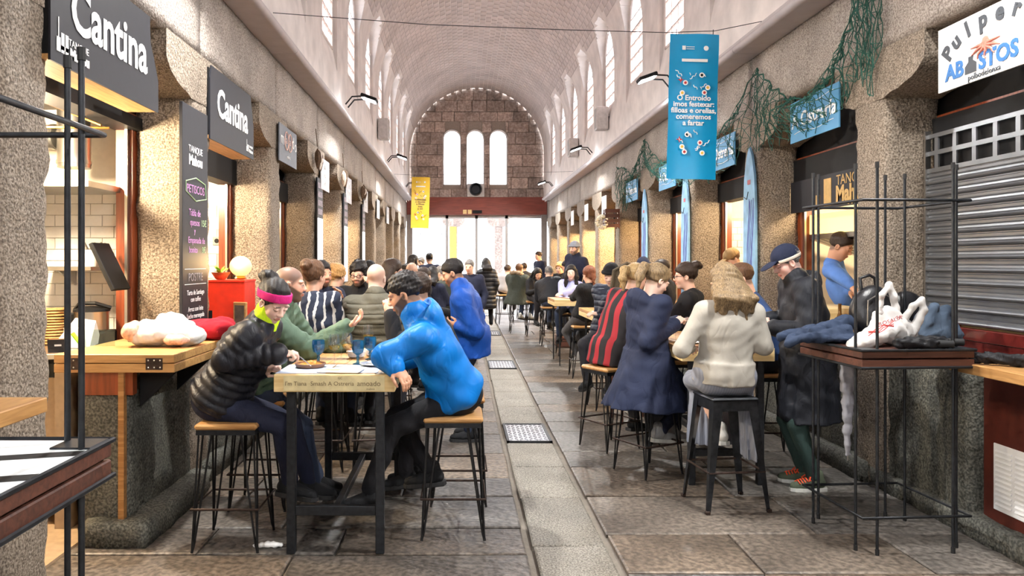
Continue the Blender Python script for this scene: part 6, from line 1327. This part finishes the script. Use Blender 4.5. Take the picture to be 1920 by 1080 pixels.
# ------------------------------------------------------------------ right: closed shutter, counter, vent
o = empty('roller_shutter', (AR+.3, near(0)+PT+(BAY-PT)/2, 0), label='closed metal roller shutter on the right', cat='shutter'); l = (BAY-PT)/2-.06; SHM = mat('shutter_steel', (120, 122, 126), .3, metal=.6, var=.12, scale=5)
n = 12; zb, zt = 1.26, 2.34; hs = (zt-zb)/n
sl = MB(); pr = [(-.004, 0), (-.026, hs*.1), (-.03, hs*.2), (-.026, hs*.3), (-.008, hs*.4), (-.006, hs*.55), (-.016, hs*.66), (-.016, hs*.86), (-.004, hs*.93), (-.004, hs), (.006, hs), (.006, 0)]; sl = MB().prism([(p[0], p[1]) for p in pr], 1, -l, l).mesh('slat', 30); sl.materials.append(SHM)
for i in range(n): addmesh('slat', sl, None, o, (0, 0, zb+hs*i))
for q in range(2):
    z0 = zt+.02+.125*q; MB().bx(-.016, .0, -l, l, z0-.02, z0+.012).obj('grille_rail', SHM, o)
    for i in range(9): y = -l+2*l*(i+.5)/9; MB().bx(-.014, -.002, y-.02, y+.02, z0+.012, z0+.105).obj('grille_bar', SHM, o)
MB().bx(.03, .05, -l, l, zb, 2.7).obj('dark_backing', BLACKM, o); MB().bx(-.016, 0, -l, l, zt+.25, zt+.28).obj('grille_rail', SHM, o)
for sg in (-1, 1): MB().bx(-.03, .01, sg*l-.02*(sg < 0), sg*l+.02*(sg > 0), zb, 2.65).obj('guide_rail', INOX, o)
MB().bx(-.06, .0, -l, l, zb-.09, zb-.01, .005).obj('sill_frame', mat('red_lacquer', (96, 32, 28), .25, coat=.5), o); MB().bx(-.05, 0, -l, l, zb-.16, zb-.09, .004).obj('sill_step', mat('red_lacquer', (96, 32, 28)), o)
MB().bx(2.95, 3.42, 3.4, 4.52, 1.04, 1.1, .004).obj('oak_ledge', W_OAKY, label='thick oak ledge below the roller shutter', cat='ledge')
o = empty('vent_panel', (3.25, 4.1, .12), label='dark red-brown metal panel with white vent below the oak ledge', cat='panel'); MB().bx(-.02, .02, -.55, .52, 0, .9, .004).obj('panel', mat('maroon_metal', (84, 34, 24), .4, var=.15), o)
v = MB().bx(-.03, -.021, .08, .42, .08, .48, .003).obj('vent_frame', WHITE, o)
for c in (.17, .33):
    for q in range(12): MB().box((-.034, c, .12+.029*q), (.006, .13, .014), 0, Matrix.Rotation(.5, 3, 'Y')).obj('louvre', WHITE, v)
stub2 = rough_block(.3, .98, 1.03, (6, 14, 14), .008, 95, 'low_wall', G_LOW, .02); addmesh('low_wall', stub2, None, wall_right, (3.32, 5.15, 0)); addmesh('plinth', rough_block(.36, 3.2, .13, (5, 26, 2), .012, 96, 'plinth', G_LOW, .03), None, wall_right, (3.3, 4.2, 0))
# oyster stall: illuminated hood and beer panel
o = empty('beer_panel', (AR+.33, 6.9, 0), label='black beer panel with gold print inside the oyster stall', cat='panel'); GOLD = mat('gold_print', (196, 160, 96), .5)
MB().bx(-.01, .01, -.92, .92, 2.2, 2.52).obj('board', BLACK, o); text('lettering', 'TANQUE', .13, GOLD, (-.013, -.3, 2.44), ROT_R, o, ext=.001); text('lettering', 'Mahou', .2, GOLD, (-.013, -.3, 2.31), ROT_R, o, bold=.008, ext=.001)
for i in range(3): MB().lathe([(.018, 0), (.001, .002)], seg=5).obj('star', GOLD, o, loc=(-.012, -.25-.06*i, 2.225), rot=(0, -pi/2, 0))
for (a, c, z0, z1) in ((.36, .5, 2.22, 2.48), (.58, .66, 2.22, 2.34), (.61, .63, 2.34, 2.5)): MB().bx(-.014, -.011, a-.3, c-.3, z0, z1).obj('glass_mark', GOLD, o)
o = empty('lit_hood', (AR+.5, 6.95, 0), label='hood with glowing amber strip and steel filters in the oyster stall', cat='hood'); MB().bx(0, .04, -.9, .9, 1.98, 2.18).obj('light_strip', emission('amber_strip', (255, 214, 128), 1.5), o); MB().bx(0, .05, -.9, .9, 1.93, 1.98).obj('trim', INOX, o)
for i in range(14): MB().box((.3, -.85+.13*i, 1.84), (.6, .09, .02), .004, Matrix.Rotation(.35, 3, 'Y')).obj('filter_slat', INOX, o)
o = empty('glass_bottle', (X(1586, 6.2), 6.3, 1.062), label='brown glass bottle on the oyster counter', cat='bottle'); MB().lathe([(.035, 0), (.037, .01), (.037, .14), (.015, .2), (.013, .27), (.016, .28), (.001, .28)], seg=16).obj('glass', mat('amber_glass', (96, 62, 24), .15), o, smooth=40); MB().lathe([(.0375, .05), (.0375, .12)], seg=16).obj('label', W_PALE, o)
MB().bx(AR-.05, AR+.35, 6.3, 7.0, 1.063, 1.3, .004).obj('pale_display_box', W_PALE, label='pale wooden display box on the oyster counter', cat='box')
# ------------------------------------------------------------------ things heaped on the right inverted table
ZT = 1.188
o = empty('backpack', (X(1632, 4.86), 4.84, ZT), .2, label='black leather backpack standing on the right stacked table', cat='backpack'); LEA = mat('black_leather', (24, 24, 28), .35, var=.15, bump=.15)
blob('body', LEA, (0, 0, 0), [((0, 0, .17), (.155, .09, .18), None, .04), ((0, -.05, .12), (.13, .07, .11), None, .04)], .012, (.006, 14, 2), o); MB().tube([(-.08, 0, .32), (-.09, 0, .4), (-.02, 0, .42), (.02, 0, .4), (.03, 0, .33)], .011, 8).obj('handle', LEA, o, smooth=60); MB().tube([(-.11, -.09, .1), (-.1, -.085, .26), (0, -.08, .31), (.1, -.085, .26), (.11, -.09, .1)], .005, 6).obj('zip', INOX, o); MB().tube([(.14, .02, .32), (.2, .0, .2), (.2, .02, .05)], .016, 6).obj('strap', LEA, o)
DENIM = cloth('slate_fabric', (42, 54, 76)); 
blob('slate_jacket', DENIM, (X(1560, 4.7), 4.72, ZT), [((-.02, .02, .03), (.22, .16, .035), None, .03), ((-.28, -.06, .02), (-.05, .1, .06), .03, .04, .02), ((-.2, -.12, .03), (.1, .0, .07), .028, .04, .02), ((-.3, .04, .03), (.1, .16, .08), .03, .045, .02), ((-.12, -.02, .07), (.16, .1, .12), .025, .05, .02), ((-.3, -.08, .0), (-.2, -.13, .05), .03, .025, .02)], .009, (.007, 40, 5), label='slate blue jacket spread on the right stacked table', cat='jacket')
blob('grey_jacket', cloth('grey_blue_fabric', (66, 80, 98)), (X(1748, 4.75), 4.75, ZT), [((0, 0, .1), (.11, .1, .12), None, .03), ((.02, 0, .05), (.16, .13, .05), None, .04), ((-.1, -.08, .04), (-.02, -.05, .22), .03, .03, .02), ((.0, -.1, .03), (.06, -.04, .2), .028, .035, .02), ((.1, -.09, .03), (.1, -.02, .15), .03, .03, .02)], .009, (.006, 40, 6), label='grey blue jacket bundled at the back right of the stacked table', cat='jacket')
blob('black_handbag', LEA, (X(1700, 5.02)-.02, 5.0, ZT), [((0, 0, .17), (.13, .07, .14), None, .04)], .012, (.004, 24, 7), label='black ribbed handbag behind the white shopping bag', cat='handbag')
o = empty('shopping_bag', (X(1660, 4.5), 4.52, ZT), label='white plastic shopping bag with red print on the right stacked table', cat='bag')
blob('bag', PLAST, (0, 0, 0), [((-.06, -.02, .06), (.19, .085, .055), ry(-.42), .04), ((.09, .02, .08), (.12, .09, .085), None, .04), ((.02, 0, .15), (.1, .045, .085), ry(-.5), .04)], .0085, (.008, 38, 8), o)
for q, pts in enumerate(([(-.03, -.01, .2), (-.02, -.01, .3), (.035, 0, .37), (.06, .0, .3), (.075, 0, .2)], [(.1, -.02, .14), (.16, -.03, .24), (.215, -.03, .28), (.225, -.03, .22), (.17, -.02, .1)])):
    f = Fld()
    for k in range(4): f.cap(pts[k], pts[k+1], (.024, .016, .013, .018)[k], (.016, .013, .018, .028)[k], .02)
    f.noise = (.005, 50, q); V, Q = f.run(.0065); addmesh('handle', fastmesh('handle', V, Q, PLAST), None, o)
for q, (a, z) in enumerate((('ROSALÍA', .155), ('Calle', .18))): text('print', a, .035 if q == 0 else .02, RINK, (-.02+.05*q, -.108, z), (Matrix.Rotation(.35, 3, 'X') @ ROT_F.to_matrix()).to_euler(), o, ext=.0005, rz=.35)
for i in range(4): MB().tube([(-.16+.03*t, -.125, .07+.012*t+.01*sin(t*2+i)+.008*i) for t in range(6)], .003, 4).obj('print_drawing', RINK, o)
UMB = cloth('umbrella_black', (22, 22, 26), .6)
def umbrella(loc, rot, label, L=.3):
    o = empty('folded_umbrella', loc, label=label, cat='umbrella'); o.rotation_euler = rot; f = Fld(); f.cap((0, 0, 0), (L*.62, 0, 0), .03, .036, .02); f.noise = (.008, 50, 3); V, Q = f.run(.007); addmesh('canopy', fastmesh('canopy', V, Q, UMB), None, o); MB().lathe([(.02, 0), (.023, .02), (.021, L*.38), (.001, L*.39)], seg=14).obj('handle', RUBBER, o, loc=(L*.6, 0, 0), rot=(0, pi/2, 0), smooth=40); MB().tube([(L*.55, 0, .02), (L*.55, .03, -.01), (L*.5, .04, -.03)], .003, 5).obj('strap', RUBBER, o)
umbrella((X(1690, 4.33), 4.36, ZT+.03), (0, 0, -.15), 'short black umbrella in front of the white shopping bag', .3); umbrella((X(1712, 4.37), 4.42, ZT+.035), (0, 0, -.2), 'second short black umbrella beside the first on the table edge', .3); umbrella((2.98, 4.34, 1.14), (0, 0, -.75), 'long black umbrella lying on the oak ledge by the shutter', .46)
o = empty('hanging_umbrella', (X(1592, 4.95), 4.97, .42), label='grey folded umbrella hanging behind the right steel table', cat='umbrella'); f = Fld(); f.cap((0, 0, 0), (0, 0, .6), .018, .05, .02); f.noise = (.01, 40, 4); V, Q = f.run(.009); addmesh('canopy', fastmesh('canopy', V, Q, cloth('umbrella_grey', (150, 150, 158))), None, o); MB().tube([(0, 0, .58), (0, 0, .72), (.03, 0, .76), (.06, 0, .73)], .01, 8).obj('handle', W_OAK, o); MB().tube([(0, 0, 0), (0, 0, -.05)], .005, 6).obj('tip', INOX, o)
# ------------------------------------------------------------------ tableware
def goblet(loc, label, blue, k=1.):
    o = empty('goblet' if blue else 'wine_glass', loc, label=label, cat='glass', group='blue goblets' if blue else 'wine glasses')
    if blue:
        MB().lathe([(.033, 0), (.033, .004), (.01, .012), (.008, .03), (.012, .04), (.008, .05), (.01, .06)], seg=16).obj('stem', GLASSB, o, smooth=60); b = MB(); n = 12; vs = []; pr = [(.012, .06), (.032, .075), (.039, .1), (.041, .125), (.039, .15)]
        MB().lathe(pr+[(.036, .15), (.037, .125), (.034, .1), (.026, .08), (.001, .07)], seg=12).obj('bowl', GLASSB, o)
    else:
        MB().lathe([(.034, 0), (.034, .002), (.006, .008), (.004, .02), (.004, .085), (.008, .092)], seg=16).obj('stem', GLASS, o, smooth=60); MB().lathe([(.008, .092), (.03, .105), (.04, .135), (.038, .165), (.031, .2), (.030, .2), (.037, .165), (.0385, .135), (.029, .107), (.001, .096)], seg=20).obj('bowl', GLASS, o, smooth=60)
        MB().lathe([(.001, .097), (.028, .108), (.0375, .13), (.001, .13)], seg=18).obj('wine', glassmat('white_wine', (236, 224, 160), .95, .02) if 'white_wine' not in MATS else MATS['white_wine'], o, smooth=40)
TZ = 1.046
for px, d, t in ((597, 4.75, 'nearest the pink headband'), (671, 4.72, 'in the middle of the near table'), (694, 4.95, 'nearest the azure jacket')): goblet((X(px, d), d, TZ), 'blue glass goblet '+t, True, 1.1)
for px, d, t in ((627, 4.62, 'in front, left of the goblets'), (651, 4.7, 'beside the middle goblet'), (640, 5.0, 'at the back of the near table'), (690, 5.3, 'behind the azure-side goblet')): goblet((X(px, d), d, TZ), 'clear wine glass '+t, False)
for px, d, t in ((1267, 6.0, 'by the navy parka'), (1293, 6.1, 'left of the cream sweater')): goblet((X(px, d), d, 1.046), 'clear wine glass on the right table '+t, False)
CER = mat('ceramic', (236, 236, 238), .2); CLAY = mat('clay_dish', (122, 84, 62), .5); FOOD = mat('stew', (196, 130, 44), .5, var=.4, scale=50)
o = empty('placemat', (X(622, 4.55), 4.6, TZ), label='pale blue printed paper placemats across the near table', cat='placemat'); 
for i, (a, c, y0, y1) in enumerate(((-.29, .0, -.27, .1), (.01, .3, -.25, .1))): MB().bx(a, c, y0, y1, 0, .001).obj('sheet', mat('mat_paper', (206, 218, 240), .6, var=.15, scale=14), o)
o = empty('clay_dish', (X(582, 4.58), 4.58, TZ+.002), label='clay dish of orange stew in front of the pink headband wearer', cat='dish'); MB().lathe([(.07, 0), (.085, .004), (.095, .026), (.09, .026), (.08, .01), (.001, .008)], seg=22).obj('bowl', CLAY, o, smooth=40); blob('stew', FOOD, (0, 0, 0), [((0, 0, .012), (.075, .075, .012), None, .01), ((.01, -.01, .022), (.04, .03, .022), None, .01)], .006, (.006, 70, 2), o)
o = empty('white_plate', (X(706, 4.68), 4.66, TZ+.002), label='white plate with a fork beside the azure sleeve', cat='plate'); MB().lathe([(.06, 0), (.07, .003), (.105, .014), (.104, .016), (.07, .006), (.001, .005)], seg=26).obj('plate', CER, o, smooth=40); MB().tube([(-.06, -.02, .012), (.0, .0, .016), (.05, .04, .03)], .003, 5).obj('fork', INOX, o)
o = empty('menu_folder', (X(640, 4.42), 4.4, TZ+.002), -.12, label='open white folder lying at the front edge of the near table', cat='folder'); MB().box((0, 0, .005), (.25, .15, .008), .002).obj('folder', WHITE, o); MB().box((-.05, 0, .0095), (.09, .07, .001)).obj('printed_area', mat('folder_print', (212, 184, 128), .6, var=.3, scale=60), o)
for i, (px, d, t) in enumerate(((668, 5.05, 'left'), (700, 5.15, 'right'))): o = empty('small_bowl', (X(px, d), d, TZ), label='white ribbed bowl behind the goblets, %s one' % t, cat='bowl'); MB().lathe([(.04, 0), (.055, .01), (.062, .045), (.058, .045), (.05, .014), (.001, .01)], seg=22).obj('bowl', CER, o, smooth=40)
o = empty('fork', (X(556, 4.4), 4.42, TZ+.05), label='steel fork in the hand of the pink headband wearer', cat='fork'); MB().tube([(-.03, 0, .05), (.02, .01, .03), (.06, .03, -.01)], .003, 5).obj('handle', INOX, o); MB().box((.068, .035, -.018), (.02, .014, .003), .001, Matrix.Rotation(.7, 3, 'Y')).obj('tines', INOX, o)
for i, (px, d, t) in enumerate(((1290, 5.95, 'near the navy parka'), (1360, 6.2, 'near the blue sweater'))): o = empty('white_plate', (X(px, d), d, 1.046), label='white plate on the right table '+t, cat='plate'); MB().lathe([(.06, 0), (.07, .003), (.105, .014), (.104, .016), (.07, .006), (.001, .005)], seg=26).obj('plate', CER, o, smooth=40)
for i, (px, py, d) in enumerate(((1070, 565, 12.1), (1125, 588, 9.2))): MB().bx(-.2, .2, -.12, .12, 0, .004).obj('paper_mat', mat('mat_paper', (206, 218, 240)), loc=(X(px, d)+.15, d+.2, 1.046+zf(12.5 if i == 0 else 9.65)), label=('paper sheet on the table of the lavender shirt', 'paper sheet on the table beside the red stripes')[i], cat='paper')
# crumpled napkin on the floor, wicker chair back
blob('crumpled_napkin', WHITE, (X(510, 4.42), 4.43, .004), [((0, 0, .012), (.06, .035, .014), None, .02), ((-.07, 0, .008), (.05, .02, .008), None, .02)], .006, (.006, 60, 4), label='crumpled paper napkin on the floor under the near stool', cat='napkin')
o = empty('wicker_chair', (X(1176, 8.15), 8.15, zf(8.15)), .1, label='dark wicker chair back with round opening behind the black beanie', cat='chair'); WK = mat('wicker', (88, 76, 58), .8, var=.3, scale=60, bump=.5)
b = MB(); out = [(-.17, .8), (.17, .8), (.19, 1.3), (.15, 1.6), (0, 1.68), (-.15, 1.6), (-.19, 1.3)]; ci = [(.075*cos(t*2*pi/14), 1.42+.085*sin(t*2*pi/14)) for t in range(14)]
b.tube([(p[0], 0, p[1]) for p in out], .018, 6, closed=True); b.obj('rim', WK, o); MB().tube([(p[0], -.01, p[1]) for p in ci], .016, 6, closed=True).obj('round_opening', W_OAK, o); MB().prism(out, 1, .005, .012).obj('woven_panel', WK, o); MB().bx(-.2, .2, -.38, .02, .76, .8).obj('seat', WK, o)
for sx in (-.17, .17):
    for y in (-.35, -.01): MB().tube([(sx, y, .77), (sx, y, 0)], .015, 6).obj('leg', W_DARK, o)
# ------------------------------------------------------------------ lettering becomes plain meshes
dg = bpy.context.evaluated_depsgraph_get()
for ob in [q for q in SC.objects if q.type == 'FONT']:
    me = bpy.data.meshes.new_from_object(ob.evaluated_get(dg)); nm = ob.name.split('.')[0]
    me.materials.clear(); me.materials.append(ob.data.materials[0])
    n = bpy.data.objects.new(nm+'_m', me); COL.objects.link(n); n.parent = ob.parent; n.location = ob.location; n.rotation_euler = ob.rotation_euler; n.scale = ob.scale
    bpy.data.objects.remove(ob); n.name = nm
